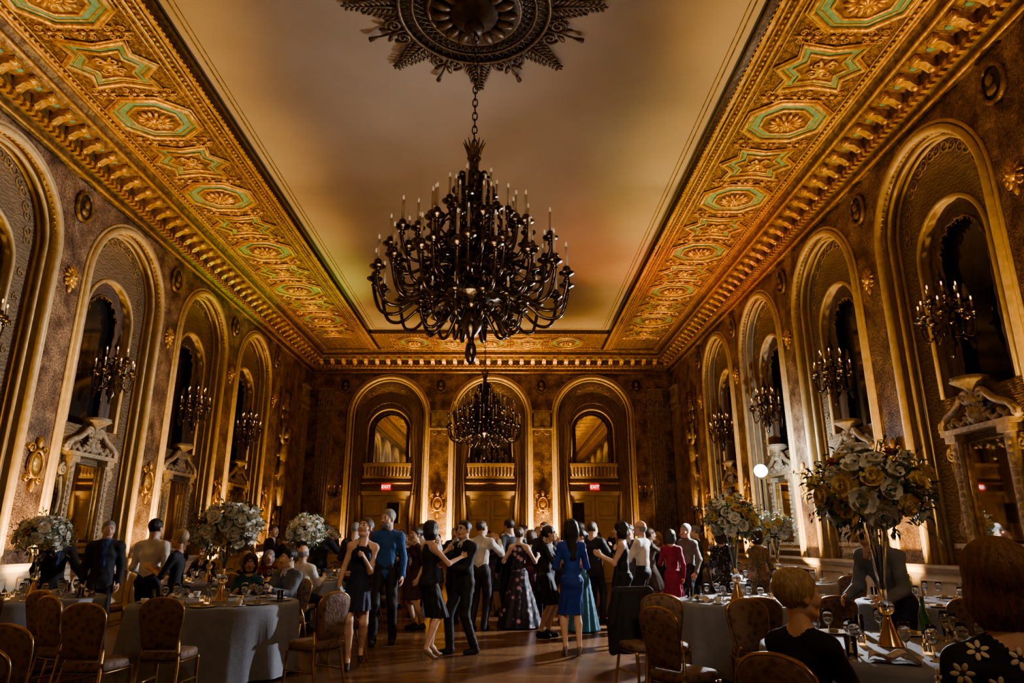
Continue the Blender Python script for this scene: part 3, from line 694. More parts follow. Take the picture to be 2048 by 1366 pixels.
for x,y,s in TBL: table(x,y); dress(x,y,s)
ware('b',2.95,5.15); ware('b',4.75,8.5)
centerpiece(-3.33,8.5,.763,.66,.95,0); centerpiece(-5.95,9.15,.763,.6,.80,0,40); centerpiece(-5.2,12.6,.763,.6,.8,2,80)
centerpiece(-3.70,13.1,.763,.66,.95,2,120); centerpiece(-4.2,16.5,.763,.6,.8,2,10)
centerpiece(2.58,4.95,.763,.84,.98,1,70); centerpiece(2.74,8.6,.763,.78,.85,1,200); centerpiece(4.7,12.4,.763,.75,.8,1,0)
for c in [(-3.15,6.95,0),(-1.95,7.55,55),(-3.5,6.4,-8),(-4.2,7.15,-30),(-3.1,4.9,-10),(-2.75,4.0,10),(-5.4,7.75,5),(-4.8,7.9,-20),(-6.3,7.7,8),
          (-2.05,9.3,115),(1.6,7.35,-20),(1.4,5.9,-55),(2.35,6.95,-5),(3.1,7.1,0),(3.75,7.45,30),(4.35,6.9,-20),(5.1,6.9,0),(3.95,5.7,120),(2.2,6.3,190),
          (4.2,11.0,10),(5.2,11.0,-10),(-6.2,11.3,0)]: chair(*c)
mb=MB(); mb.add(tube([(0,0,0.75),(0,0,2.62)],.014,8),0)
for i in range(3):
    a=2*pi*i/3; mb.add(tube([(0,0,.8),(.4*math.cos(a),.4*math.sin(a),.01)],.011,6),0)
mb.add(box(0,.0,2.72,.09,.12,.13),0,smooth=False); mb.add(box(0,-.07,2.78,.10,.09,.08),0,smooth=False)
mb.add(lathe([(.05,0),(.13,.06),(.135,.06),(.055,-.01)],20),0,Tr(0,-.11,2.78)@Rx(90)); mb.add(ell((0,-.17,2.78),(.125,.035,.125),20,8),1)
mb.obj('flash_on_stand',[blackm,flashE],Tr(5.15,14.0,0)@Rz(-20))
def spk():
    mb=MB(); mb.add(box(0,0,2.3,.4,.38,.65),0,smooth=False); mb.add(tube([(0,0,.6),(0,0,2.0)],.02,8),0)
    for i in range(3): a=2*pi*i/3; mb.add(tube([(0,0,.7),(.45*math.cos(a),.45*math.sin(a),.01)],.015,6),0)
    mb.add(lathe([(.15,-.2),(.14,-.185),(.05,-.17)],18),1,Tr(0,0,2.2)@Rx(90)@Tr(0,0,.38)); 
    return mb.mesh('loudspeaker_on_stand',[blackm,mk('speaker_cone',(.05,.05,.05),None,30,.6)])
SPK=spk()
for x in(-3.75,2.35): put('loudspeaker_on_stand',SPK,Tr(x,23.3,0))
# people
def smin(a,b,k):
    h=np.clip(.5+.5*(b-a)/k,0,1); return b*(1-h)+a*h-k*h*(1-h)
class Sdf:
    def __init__(s,lo,hi,h):
        s.h=h; s.lo=np.array(lo,float); n=np.ceil((np.array(hi)-s.lo)/h).astype(int)+1
        s.ax=[(s.lo[i]+h*np.arange(n[i])).astype(np.float32) for i in range(3)]
        s.D=np.full(n,.3,np.float32); s.B=np.full(n,9,np.float32); s.M=np.zeros(n,np.int8)
    def win(s,lo,hi):
        sl=[]; g=[]
        for i in range(3):
            a=max(0,int((lo[i]-s.lo[i])/s.h)); b=min(len(s.ax[i]),int((hi[i]-s.lo[i])/s.h)+2)
            if b<=a: b=a+1 if a<len(s.ax[i]) else a
            sl.append(slice(a,b)); sh=[1,1,1]; sh[i]=-1; g.append(s.ax[i][a:b].reshape(sh))
        return tuple(sl),g
    def put(s,sl,d,mat,k,pri=0):
        D=s.D[sl]
        if D.size==0: return
        s.D[sl]=smin(D,d,k); b=s.B[sl]; w=(d+pri)<b; s.M[sl][w]=mat; b[w]=(d+pri)[w]
    def cone(s,a,b,ra,rb,mat,k=.02,sy=1.,pri=0):
        a=np.array(a,float); b=np.array(b,float); m=max(ra,rb)+k+.03
        sl,(x,y,z)=s.win(np.minimum(a,b)-m,np.maximum(a,b)+m)
        ba=b-a; ba[1]/=sy; px=x-a[0]; py=(y-a[1])/sy; pz=z-a[2]
        t=np.clip((px*ba[0]+py*ba[1]+pz*ba[2])/max(ba@ba,1e-9),0,1)
        d=np.sqrt((px-ba[0]*t)**2+(py-ba[1]*t)**2+(pz-ba[2]*t)**2)-(ra+(rb-ra)*t)
        s.put(sl,(d*(sy if sy<1 else 1)).astype(np.float32),mat,k,pri)
    def ell(s,c,r,mat,k=.02,pri=0,cut=None,sub=False):
        m=k+.03; c=np.array(c,float); r=np.array(r,float); sl,(x,y,z)=s.win(c-r-m,c+r+m)
        q=np.sqrt(((x-c[0])/r[0])**2+((y-c[1])/r[1])**2+((z-c[2])/r[2])**2); d=((q-1)*r.min()).astype(np.float32)
        if sub:
            D=s.D[sl]; s.D[sl]=-smin(-D,d,k); return
        if cut is not None: d=np.maximum(d,cut(x,y,z)).astype(np.float32)
        s.put(sl,d,mat,k,pri)
    def skirt(s,c0,z0,r0,c1,z1,r1,mat,sy=.8,folds=0,amp=0,p=1.,k=.02):
        R=max(r0,r1)+.1; lo=[min(c0[0],c1[0])-R,min(c0[1],c1[1])-R,z1-.05]; hi=[max(c0[0],c1[0])+R,max(c0[1],c1[1])+R,z0+.05]
        sl,(x,y,z)=s.win(lo,hi); t=np.clip((z0-z)/(z0-z1),0,1); cx=c0[0]+(c1[0]-c0[0])*t; cy=c0[1]+(c1[1]-c0[1])*t
        th=np.arctan2((y-cy)/sy,x-cx); r=r0+(r1-r0)*t**p+amp*t*np.sin(folds*th+2*t)
        d=(np.hypot(x-cx,(y-cy)/sy)-r)*.8; d=np.maximum(np.maximum(d,z1-z),z-z0).astype(np.float32)
        s.put(sl,d,mat,k,pri=np.where((z>z1+.003)&(z<z0+.02)&(d<.06),-.5,0).astype(np.float32)+0*d)
    def mesh(s):
        D=s.D; D[0]=D[-1]=.1; D[:,0]=D[:,-1]=.1; D[:,:,0]=D[:,:,-1]=.1
        I=D<0; nx,ny,nz=D.shape
        cnt=np.zeros((nx-1,ny-1,nz-1),np.int8)
        for a in(0,1):
            for b in(0,1):
                for c in(0,1): cnt+=I[a:nx-1+a,b:ny-1+b,c:nz-1+c]
        act=np.argwhere((cnt>0)&(cnt<8)); vid=np.full(cnt.shape,-1,np.int64); vid[act[:,0],act[:,1],act[:,2]]=np.arange(len(act))
        offs=np.array([(a,b,c) for a in(0,1) for b in(0,1) for c in(0,1)])
        V=np.stack([D[act[:,0]+o[0],act[:,1]+o[1],act[:,2]+o[2]] for o in offs],1)
        S=np.zeros((len(act),3)); C=np.zeros(len(act))
        for i in range(8):
            for j in range(i+1,8):
                if np.abs(offs[i]-offs[j]).sum()!=1: continue
                a,b=V[:,i],V[:,j]; m=(a<0)!=(b<0); t=np.where(m,a/np.where(m,a-b,1),0)
                S+=m[:,None]*(offs[i]+t[:,None]*(offs[j]-offs[i])); C+=m
        P=s.lo+(act+S/C[:,None])*s.h
        F=[];M=[]
        for ax in range(3):
            A=np.take(I,range(0,D.shape[ax]-1),ax); B=np.take(I,range(1,D.shape[ax]),ax); E=np.argwhere(A!=B)
            o=[k for k in range(3) if k!=ax]
            E=E[(E[:,o[0]]>0)&(E[:,o[1]]>0)&(E[:,o[0]]<D.shape[o[0]]-1)&(E[:,o[1]]<D.shape[o[1]]-1)]
            def g(d0,d1):
                q=E.copy(); q[:,o[0]]+=d0; q[:,o[1]]+=d1; return vid[q[:,0],q[:,1],q[:,2]]
            Q=np.stack([g(-1,-1),g(0,-1),g(0,0),g(-1,0)],1)
            ins=I[E[:,0],E[:,1],E[:,2]]; flip=~ins if ax!=1 else ins
            Q[flip]=Q[flip][:,::-1]
            E2=E.copy(); E2[~ins,ax]+=1
            F.append(Q); M.append(s.M[E2[:,0],E2[:,1],E2[:,2]])
        return P,np.concatenate(F),np.concatenate(M)
HC={}
def headmesh(sex,style,beard,fine):
    key=(sex,style,beard,fine)
    if key in HC: return HC[key]
    h=.004 if fine==2 else (.006 if fine else .0085)
    s=Sdf((-.15,-.15,-.48 if style=='long' else -.23),(.15,.19,.17),h)
    f=sex=='f'
    s.ell((0,.015,.03),(.074,.092,.087),0); s.ell((0,-.018,-.025),(.06,.072,.082),0,.03)
    s.ell((0,-.05,-.088),(.03 if f else .036,.03,.025),0,.03)
    for x in(-1,1):
        s.ell((x*.04,-.055,-.035),(.025,.022,.024),0,.02); s.cone((x*.045,-.01,-.07),(x*.02,-.055,-.095),.018,.016,0,.02)
        s.ell((x*.031,-.098,.004),(.019,.018,.012),0,.008,sub=True)
        s.ell((x*.077,.012,-.008),(.009,.019,.03),0,.006)
    s.cone((-.035,-.078,.022),(.035,-.078,.022),.011,.011,0,.012)
    s.cone((0,-.085,.012),(0,-.108,-.026),.008,.012,0,.008); s.ell((-.012,-.095,-.03),(.008,.010,.008),0,.006); s.ell((.012,-.095,-.03),(.008,.010,.008),0,.006)
    for x in(-1,1):
        s.ell((x*.031,-.077,.004),(.014,.0125,.011),6,.002,pri=-.001)
        s.ell((x*.031,-.0865,.004),(.0055,.005,.0055),7,.001,pri=-.004)
        s.cone((x*.018,-.0865,.013),(x*.044,-.080,.012),.0035,.0035,0,.003,pri=-.002)
        s.cone((x*.016,-.090,.028),(x*.045,-.082,.030),.004,.003,5,.003,pri=-.003)
    s.cone((-.020,-.084,-.056),(.020,-.084,-.056),.006,.006,8,.004,pri=-.004); s.cone((-.014,-.085,-.064),(.014,-.085,-.064),.0065,.0065,8,.004,pri=-.004)
    nr=.046 if f else .056
    s.cone((0,.02,-.05),(0,.035,-.21),nr,nr+.006,0,.03)
    def line(ys,zs): return lambda x,y,z:(np.interp(y,ys,zs)-z+0*x)*.75
    fc=lambda c,r:(lambda x,y,z:(1-np.sqrt(((x-c[0])/r[0])**2+((y-c[1])/r[1])**2+((z-c[2])/r[2])**2))*min(r))
    if style=='short': s.ell((0,.02,.04),(.083,.099,.092),5,.006,cut=line([-.09,-.07,-.045,-.02,.01,.03,.09],[.075,.065,.045,.0,-.0,-.05,-.075]))
    elif style=='crop': s.ell((0,.025,.04),(.093,.108,.10),5,.006,cut=line([-.09,-.07,-.045,-.02,.01,.03,.09],[.055,.05,.03,-.01,-.02,-.06,-.085]))
    elif style=='bald': s.ell((0,.022,.01),(.081,.094,.085),5,.004,cut=lambda x,y,z:np.maximum(np.interp(y,[-.02,.01,.03,.09],[.02,.0,-.04,-.07])-z+0*x,z-.03+0*x)*.7)
    elif style in('bob','long','pony','updo','curly'):
        if style in('bob','long','curly'):
            g=1.12 if style=='curly' else 1
            s.ell((0,.022,.035),(.092*g,.105*g,.098*g),5,.006,cut=fc((0,-.125,-.035),(.066,.105,.115)))
            s.ell((0,.03,-.045),(.098*g,.085*g,.10*g),5,.02,cut=fc((0,-.125,-.045),(.075,.135,.15)))
        else: s.ell((0,.022,.038),(.085,.102,.094),5,.006,cut=line([-.09,-.07,-.045,-.02,.01,.03,.09],[.07,.06,.03,.0,-.01,-.05,-.08]))
        if style=='long': s.cone((0,.06,-.04),(0,.085,-.36),.085,.055,5,.04,sy=.6)
        if style=='pony': s.cone((0,.11,.03),(0,.15,-.05),.03,.03,5,.02); s.cone((0,.15,-.05),(0,.13,-.19),.03,.012,5,.02)
        if style=='updo': s.ell((0,.115,.03),(.055,.045,.05),5,.01)
    if beard:
        s.ell((0,-.045,-.075),(.057,.054,.05),5,.004,cut=lambda x,y,z:np.maximum(z+.045+0*x,(.008-np.sqrt(x**2+(z+.06)**2)*1)*1.+0*y)*.8)
        s.cone((-.022,-.09,-.045),(.022,-.09,-.045),.006,.006,5,.004,pri=-.002)
    m=s.M==5
    X,Y,Z=np.meshgrid(*s.ax,indexing='ij')
    s.D[m]+=(.0012*np.sin(np.arctan2(X[m],Y[m]+.02)*34+Z[m]*40)+(.005*np.sin(X[m]*120)*np.sin(Y[m]*120)*np.sin(Z[m]*120) if style=='curly' else 0)+(.0025*np.sin(X[m]*90+Z[m]*60)*np.sin(Y[m]*80) if style=='crop' else 0))
    HC[key]=s.mesh(); return HC[key]
HH={}
def handmesh(pose,fine):
    key=(pose,fine)
    if key in HH: return HH[key]
    h=.0035 if fine else .006
    s=Sdf((-.07,-.10,-.03),(.09,.06,.22),h)
    curl={'relax':22,'grip':62,'flat':6}[pose]
    X=[.030,.011,-.009,-.028]; L=[.070,.080,.074,.058]
    for i in range(4):
        s.cone((X[i]*.55,0,.0),(X[i],0,.085-abs(i-1)*.004),.016,.0115,0,.012)
        p=np.array((X[i],0,.085-abs(i-1)*.004)); a=math.radians(curl*.6+i*2)
        for k,fr in enumerate((.45,.32,.23)):
            q=p+L[i]*fr*np.array((X[i]*.8*(1-k*.6),-math.sin(a),math.cos(a))); s.cone(p,q,.0092-.001*k,.0084-.001*k,0,.003); p=q; a+=math.radians(curl)
    s.cone((.012,-.004,.02),(.042,-.012,.045),.016,.012,0,.012)
    s.cone((.042,-.012,.045),(.056,-.022,.075),.0115,.010,0,.005); s.cone((.056,-.022,.075),(.052,-.034,.1),.0098,.008,0,.004)
    s.cone((0,0,-.03),(0,0,.01),.022,.022,0,.012,sy=.8)
    HH[key]=s.mesh(); return HH[key]
def ik(a,t,l1,l2,pole):
    v=t-a; L0=np.linalg.norm(v); u=v/L0; L=min(max(L0,abs(l1-l2)+.02),(l1+l2)*.995); t=a+u*L; x=(l1*l1-l2*l2+L*L)/(2*L); h=math.sqrt(max(l1*l1-x*x,0))
    p=np.array(pole,float); p-=u*(p@u); p/=np.linalg.norm(p); return a+u*x+p*h,t
PM={}
def cmat(kind,c,extra=None):
    key=(kind,tuple(c),extra)
    if key in PM: return PM[key]
    nm='%s_%d'%(kind,len(PM))
    if extra=='floral': m=mk(nm,c,(.50,.28,.36),8,.6,kind='vor',ramp=(.2,.34))
    elif extra=='lace': m=mk(nm,c,(.5,.48,.44),26,.6,kind='vor',ramp=(.18,.3))
    elif extra=='sequin': m=mk(nm,c,tuple(v*.3 for v in c),60,.3,.5,.5,80,kind='vor')
    elif kind=='hair': m=mk(nm,c,tuple(v*.55 for v in c),30,.45,0,.4,60,stretch=(3,3,.5))
    elif kind=='skin': m=mk(nm,c,tuple(v*.88 for v in c),12,.5)
    else: m=mk(nm,c,tuple(v*.7 for v in c),7,.75,0,.25,22)
    PM[key]=m; return m
SK=dict(a=(.62,.40,.29),b=(.52,.33,.22),c=(.42,.25,.17))
HRC=dict(black=(.015,.012,.011),dark=(.035,.022,.016),brown=(.09,.05,.028),blonde=(.50,.37,.21),grey=(.28,.27,.26),white=(.55,.53,.50),auburn=(.24,.12,.055),sand=(.30,.19,.10))
def person(name,x,y,yaw,H=1.7,sex='m',outfit='suit',top=(.03,.03,.035),bot=(.02,.02,.023),shoe=(.015,.015,.015),shirt=(.6,.6,.6),tie=(.05,.08,.2),hair='short',hc='dark',skin='a',
           beard=0,head=(0,0,0),rh=None,lh=None,rf=(-.1,0),lf=(.1,0),lean=0,side=0,sit=0,fine=1,hem=.55,flare=.2,sleeve=0,extra=None,rpose='relax',lpose='relax',rthumb=None,lthumb=None,heel=0,glasses=0,twist=0,daisies=0,sz=.56):
    A=np.array; f=sex=='f'; s_=H/1.75
    hz=sz if sit else (.93+(.05 if heel else 0)-.012)
    la=math.radians(lean); sd=math.radians(side); u=A((math.sin(sd),-math.sin(la)*math.cos(sd),math.cos(la)*math.cos(sd)))
    P=A((0,0,hz)); waist=P+u*.14; chest=P+u*.34; nb=P+u*.495
    tw=math.radians(twist); ax=A((math.cos(tw),math.sin(tw),0)); ax-=u*(ax@u); ax/=np.linalg.norm(ax)
    sw=.142 if f else .172
    SR=P+u*.432-ax*sw; SL=P+u*.432+ax*sw
    hc_=nb+u*.13+A((0,-.025,.045))
    fwd=np.cross(A((0,0,1)),ax)*-1
    def T(v,S,sg):
        if v is None: return S+A((sg*.06,-.05,-.50))
        return A(v,float)
    R_t=T(rh,SR,-1); L_t=T(lh,SL,1)
    def pole(sg): return A((sg*.28,.6,-.75))
    ER,WR=ik(SR,R_t,.285,.25,pole(-1)); EL,WL=ik(SL,L_t,.285,.25,pole(1))
    hw=.078
    az=.085+(.06 if heel else 0)
    if sit:
        KR=A((-.11,-.42,.50)); KL=A((.11,-.42,.50)); AR=A((rf[0],-.45+rf[1],az)); AL=A((lf[0],-.45+lf[1],az))
        HR,HL=P+A((-hw,0,0)),P+A((hw,0,0))
    else:
        HR,HL=P+A((-hw,0,-.02)),P+A((hw,0,-.02))
        def lift(q): return q[2] if len(q)>2 else 0
        KR,AR=ik(HR,A((rf[0],rf[1],az+lift(rf))),.43,.425,(0-.1,-1,0)); KL,AL=ik(HL,A((lf[0],lf[1],az+lift(lf))),.43,.425,(.1,-1,0))
    allp=np.stack([P,nb,SR,SL,ER,EL,WR,WL,KR,KL,AR,AL,hc_-A((0,0,.1))]); m=.24 if not(outfit in('dress','gown') and flare>.24) else flare+.14
    lo=allp.min(0)-m; hi=allp.max(0)+m; lo[2]=-.04; lo[1]=min(lo[1],-.3); hi[1]=max(hi[1],.25); hi[2]=hc_[2]+.0
    h=(.0085 if fine==2 else .011 if fine else .016)
    s=Sdf(lo,hi,h)
    g=.0 if not outfit=='suit' else .014
    if f:
        s.cone(P+u*-.02,waist,.128,.105,1,.03,sy=.78); s.cone(waist,chest,.103,.122,1,.03,sy=.74); s.cone(chest,P+u*.40,.122,.098,1,.03,sy=.7)
        for sx in(-1,1): s.ell(chest+ax*.06*sx+fwd*.065+A((0,0,-.01)),(.055,.05,.055),1,.03)
        s.ell(P+A((0,.035,-.03)),(.132,.10,.10),1 if outfit in('dress','gown') else 2,.03)
    else:
        s.cone(P+u*.0,waist,.130+g,.128+g,1,.03,sy=.74); s.cone(waist,chest,.128+g,.150+g,1,.03,sy=.70); s.cone(chest,P+u*.41,.150+g,.118+g,1,.03,sy=.66)
        s.ell(P+A((0,.02,-.03)),(.130,.10,.10),2 if outfit!='suit' else 1,.03)
    cap=1 if (sleeve or not f or outfit not in('dress','gown')) else 0
    r=.050 if f else .064
    s.cone(SR,SL,r+g*.5,r+g*.5,1 if cap else 0,.05,sy=.85)
    for S in(SR,SL): s.cone(nb-u*.005,S+u*.004,.044 if f else .054,r*.86+g*.3,1 if cap else 0,.05,sy=.9)
    s.cone(nb-u*.03,nb+u*.05,.058 if not f else .048,.054 if not f else .044,0,.03)
    s.cone(nb+u*.03,hc_-A((0,-.02,.07)),.054 if not f else .045,.05 if not f else .043,0,.02,pri=-.01)
    if cap and outfit!='suit' and not f: s.cone(nb+u*.0,nb+u*.03,.066,.06,1,.01,pri=-.012)
    full= sleeve if f else 2
    for S,E,Wr,sg in((SR,ER,WR,-1),(SL,EL,WL,1)):
        r0,r1,r2=(.040,.034,.023) if f else (.050,.041,.028)
        ml=1 if full>=1 else 0; mf=1 if full==2 else 0
        if ml: s.cone(S,E,r0+.012+g,r1+.012+g*.6,1,.025)
        else: s.cone(S,E,r0+.003,r1,0,.03)
        if mf: s.cone(E,Wr,r1+.012+g*.6,r2+.012,1,.02); 
        else: s.cone(E,Wr,r1,r2,0,.02)
    pants=outfit in('suit','shirt','blouse')
    for Hh,K,An,sg in((HR,KR,AR,-1),(HL,KL,AL,1)):
        if pants: s.cone(Hh,K,.094,.07,2,.03); s.cone(K,An+A((0,0,-.02)),.068,.056,2,.02)
        else:
            s.cone(Hh,K,.080,.054,2 if sit else 0,.03,pri=0); s.cone(K,K+(An-K)*.35+A((0,.015,0)),.052,.055,0,.02); s.cone(K+(An-K)*.35+A((0,.015,0)),An,.053,.03,0,.02)
        a=An; 
        if heel:
            s.cone(a+A((0,.012,-.03)),a+A((0,-.11,-.115)),.032,.028,3,.012); s.cone(a+A((0,-.11,-.122)),a+A((0,-.16,-.122)),.026,.018,3,.01); s.cone(a+A((0,.035,-.05)),a+A((0,.045,-.135)),.014,.008,3,.01)
            s.cone(a,a+A((0,-.06,-.05)),.032,.026,0,.015,pri=-.004)
        else:
            s.cone(a+A((0,.03,-.045)),a+A((0,-.15,-.05)),.04,.036,3,.02,sy=1); s.cone(a+A((0,0,0)),a+A((0,-.04,-.04)),.04,.035,3,.02)
    if outfit in('dress','gown') and not sit:
        z1=hem if outfit=='dress' else .02
        mid=(AR+AL)/2; c1=((KR[0]+KL[0])/2,(KR[1]+KL[1])/2) if outfit=='dress' else (mid[0],mid[1])
        if outfit=='dress': flare=max(flare,abs(KR[0]-KL[0])/2+.075)
        s.skirt((0,.01),hz+.04,.13,c1,z1,flare,1,.85 if outfit=='dress' else .9,11,.010 if flare<.22 else .022,1.0)
    if sit and outfit in('dress','gown'):
        s.cone(P,A((0,-.36,.53)),.15,.13,1,.04)
    if outfit=='suit' and not sit:
        s.skirt((0,.0),hz+.1,.15,(0,0),hz-.14,.168,1,.72,0,0,1)
    if outfit=='suit':
        s.cone(nb+fwd*.055-u*.02,waist+fwd*.098+u*.06,.034,.010,4,.004,pri=-.016); s.cone(nb+fwd*.075-u*.03,waist+fwd*.108+u*.06,.013,.016,9,.003,pri=-.022)
        s.cone(nb-u*.0,nb+u*.03,.066,.06,4,.008,pri=-.01)
        for sg in(-1,1): s.cone(nb+ax*.05*sg+fwd*.04,waist+fwd*.108+u*.05+ax*.012*sg,.022,.014,1,.008)
    if outfit=='shirt' and not sit: s.cone(P+u*.03-ax*.06,P+u*.03+ax*.06,.088,.088,3,.01,sy=1.05,pri=-.004)
    X,Y,Z=s.ax[0][:,None,None],s.ax[1][None,:,None],s.ax[2][None,None,:]
    wv=.0035*np.sin(Z*38+X*22+2*np.sin(Y*17+X*9))*np.sin(X*19-Z*14+Y*23)
    mk_=(s.M==1)|(s.M==2); s.D+=np.where(mk_,wv,0).astype(np.float32)
    parts=[s.mesh()]
    hv,hf,hm=headmesh(sex,hair,beard,fine); M=np.array(Rz(head[0]+twist*.5)@Rx(head[1]-lean*.4)@Ry(head[2]))[:3,:3]
    parts.append(((hv*1.05)@M.T+hc_,hf,hm))
    for (E,Wr,sg,pose,th) in((ER,WR,-1,rpose,rthumb),(EL,WL,1,lpose,lthumb)):
        z=(Wr-E)/np.linalg.norm(Wr-E); 
        t=A(th if th is not None else ((0,-1,.1) if z[2]<-.5 else (-sg*.3,.1,1)),float); t-=z*(t@z); t/=np.linalg.norm(t)
        yv=np.cross(z,t)*(1 if sg<0 else -1); B=np.stack([t,yv,z],1)
        v,ff,mm=handmesh(pose,fine); k=.92 if f else 1.0
        if sg>0: ff=ff[:,::-1]
        parts.append(((v*k)@B.T+Wr,ff,mm))
    V=[];F=[];Mt=[];o=0
    for v,ff,mm in parts: V.append(v); F.append(ff+o); Mt.append(mm); o+=len(v)
    V=np.concatenate(V)*s_; F=np.concatenate(F); Mt=np.concatenate(Mt)
    V[:,2]-=V[:,2].min()
    me=bpy.data.meshes.new(name); me.vertices.add(len(V)); me.vertices.foreach_set('co',V.astype(np.float32).ravel())
    me.loops.add(F.size); me.loops.foreach_set('vertex_index',F.astype(np.int32).ravel()); me.polygons.add(len(F)); me.polygons.foreach_set('loop_start',np.arange(0,F.size,4,dtype=np.int32))
    me.polygons.foreach_set('material_index',Mt.astype(np.int32)); me.polygons.foreach_set('use_smooth',np.ones(len(F),bool))
    sk=SK[skin]
    for m in [cmat('skin',sk),cmat('garment',top,extra),cmat('garment',bot),cmat('shoe',shoe),cmat('garment',shirt),cmat('hair',HRC[hc]),mk('eye_white',(.75,.72,.7),None,5,.3),mk('iris',(.03,.02,.015),None,5,.2),cmat('lips',(sk[0]*.8,sk[1]*.45,sk[2]*.5)),cmat('tie',tie)]: me.materials.append(m)
    me.update(calc_edges=True); me.validate()
    o=put(name,me,Tr(x,y,0)@Rz(yaw))
    if glasses:
        mb=MB(); 
        for sx in(-1,1): mb.add(tube([(sx*.031+.022*math.cos(a),-.105,.004+.017*math.sin(a)) for a in [2*pi*i/14 for i in range(14)]],.0022,5,closed=True),0); mb.add(tube([(sx*.053,-.103,.008),(sx*.078,-.0,.01)],.002,5),0)
        mb.add(tube([(-.009,-.106,.006),(.009,-.106,.006)],.002,5),0)
        hm4=Matrix([list(r)+[0] for r in M]+[[0,0,0,1]])
        g_=put('eyeglasses',mb.mesh('eyeglasses',[blackm]),None,o); g_.matrix_world=Tr(x,y,0)@Rz(yaw)@Sc(s_)@Tr(*hc_)@hm4@Sc(1.05)
    if daisies:
        rd=random.Random(5); mb=MB(); pts=[]
        pol=[p for p in me.polygons if p.material_index==1]; rd.shuffle(pol)
        for p in pol:
            c=p.center
            if all((c-q).length>.085 for q in pts):
                pts.append(c.copy()); M2=Tr(*(c+p.normal*.004))@p.normal.to_track_quat('Z','Y').to_matrix().to_4x4()@Rz(rd.uniform(0,360))
                for k in range(6): mb.add(ell((.02,0,0),(.014,.008,.002),8,4),0,M2@Rz(60*k))
                mb.add(ell((0,0,.002),(.006,.006,.002),8,4),1,M2)
            if len(pts)>130: break
        d=put('daisy_print',mb.mesh('daisy_print',[mk('daisy_white',(.75,.68,.5),None,5,.7),mk('daisy_eye',(.05,.04,.03),None,5,.7)]),None,o); d.matrix_world=o.matrix_world
    return o
BK=(.014,.014,.017); NV=(.012,.02,.07)
person('woman_in_navy_minidress',-1.80,8.8,10,1.70,'f','dress',(.012,.016,.05),hair='pony',hc='brown',skin='a',fine=2,hem=.66,flare=.165,rh=(-.22,-.16,.98),lh=(.06,-.20,1.27),rf=(-.07,-.10),lf=(.07,.22,.04),heel=1,shoe=(.05,.03,.02),head=(-30,-18,0),lpose='grip',side=4)
person('man_in_blue_shirt',-1.80,10.7,5,1.93,'m','shirt',(.02,.09,.28),BK,hair='short',hc='grey',beard=1,fine=2,rf=(-.12,-.12),lf=(.12,.1),rh=(-.26,-.1,.95),head=(-35,0,0))
person('dancing_woman_in_black_dress',-1.02,9.45,125,1.68,'f','dress',BK,hair='bob',hc='black',fine=2,hem=.5,flare=.17,rh=(-.16,-.42,1.28),lh=(.22,-.40,1.36),rf=(-.1,.06),lf=(.1,-.12),heel=1,shoe=(.3,.2,.12),lpose='grip',head=(10,0,0))
person('dancing_man_in_black_suit',-.58,9.85,-50,1.74,'m','suit',BK,BK,hair='short',hc='black',skin='b',fine=2,rh=(-.20,-.34,1.36),lh=(.1,-.34,1.12),rf=(-.1,-.14),lf=(.13,.1),glasses=1,rpose='grip',head=(10,-5,0),tie=(.02,.02,.02))
person('woman_in_royal_blue_dress',.86,9.5,188,1.70,'f','dress',(.012,.05,.32),hair='long',hc='black',fine=2,hem=.52,flare=.165,sleeve=1,rh=(-.2,-.30,1.15),lh=(.2,-.30,1.12),rf=(-.08,0),lf=(.09,-.08),heel=1,shoe=(.25,.22,.2))
person('woman_in_floral_gown',.22,12.6,165,1.70,'f','gown',(.02,.018,.03),hair='updo',hc='brown',fine=1,flare=.40,extra='floral',rh=(-.3,-.25,1.2),lh=(.28,-.2,1.25))
person('clapping_woman_in_black_dress',1.72,10.6,-105,1.70,'f','dress',BK,hair='bob',hc='black',fine=2,hem=.38,flare=.19,rh=(-.04,-.33,1.26),lh=(.05,-.33,1.25),rpose='flat',lpose='flat',rf=(-.1,-.08),lf=(.1,.12),heel=1,rthumb=(0,0,1),lthumb=(0,0,1))
person('bald_man_in_white_shirt',2.28,12.0,-125,1.80,'m','shirt',(.70,.67,.62),BK,hair='bald',hc='grey',fine=1,rh=(-.2,-.32,1.2),lh=(.18,-.34,1.24),rf=(-.12,-.1),lf=(.12,.1))
person('young_man_in_grey_suit',2.3,13.3,-30,1.76,'m','suit',(.08,.08,.09),BK,hair='short',hc='dark',fine=1)
person('woman_in_red_dress',2.98,12.9,170,1.66,'f','dress',(.24,.01,.04),hair='bob',hc='dark',fine=1,sleeve=2,hem=.5,flare=.19,lh=(.2,-.3,1.1))
person('woman_in_lace_dress',3.45,11.4,150,1.68,'f','dress',(.02,.02,.02),hair='curly',hc='brown',fine=1,sleeve=1,extra='lace',hem=.5)
person('woman_in_sequin_dress',3.95,11.2,200,1.66,'f','dress',(.34,.27,.18),hair='bob',hc='brown',fine=1,sleeve=1,extra='sequin',hem=.4,flare=.2)
person('man_in_olive_shirt',3.45,13.6,-60,1.78,'m','shirt',(.14,.13,.10),BK,hair='short',hc='grey',fine=1)
person('man_in_dark_suit_and_tie',-5.85,10.45,25,1.75,'m','suit',(.02,.022,.03),BK,hair='short',hc='grey',fine=1,shirt=(.05,.10,.25),tie=(.02,.05,.2),head=(15,0,0))
person('man_in_white_shirt',-4.83,9.75,175,1.76,'m','shirt',(.70,.68,.64),BK,hair='short',hc='black',fine=1,rh=(-.24,-.2,1.0),lh=(.26,-.28,1.0))
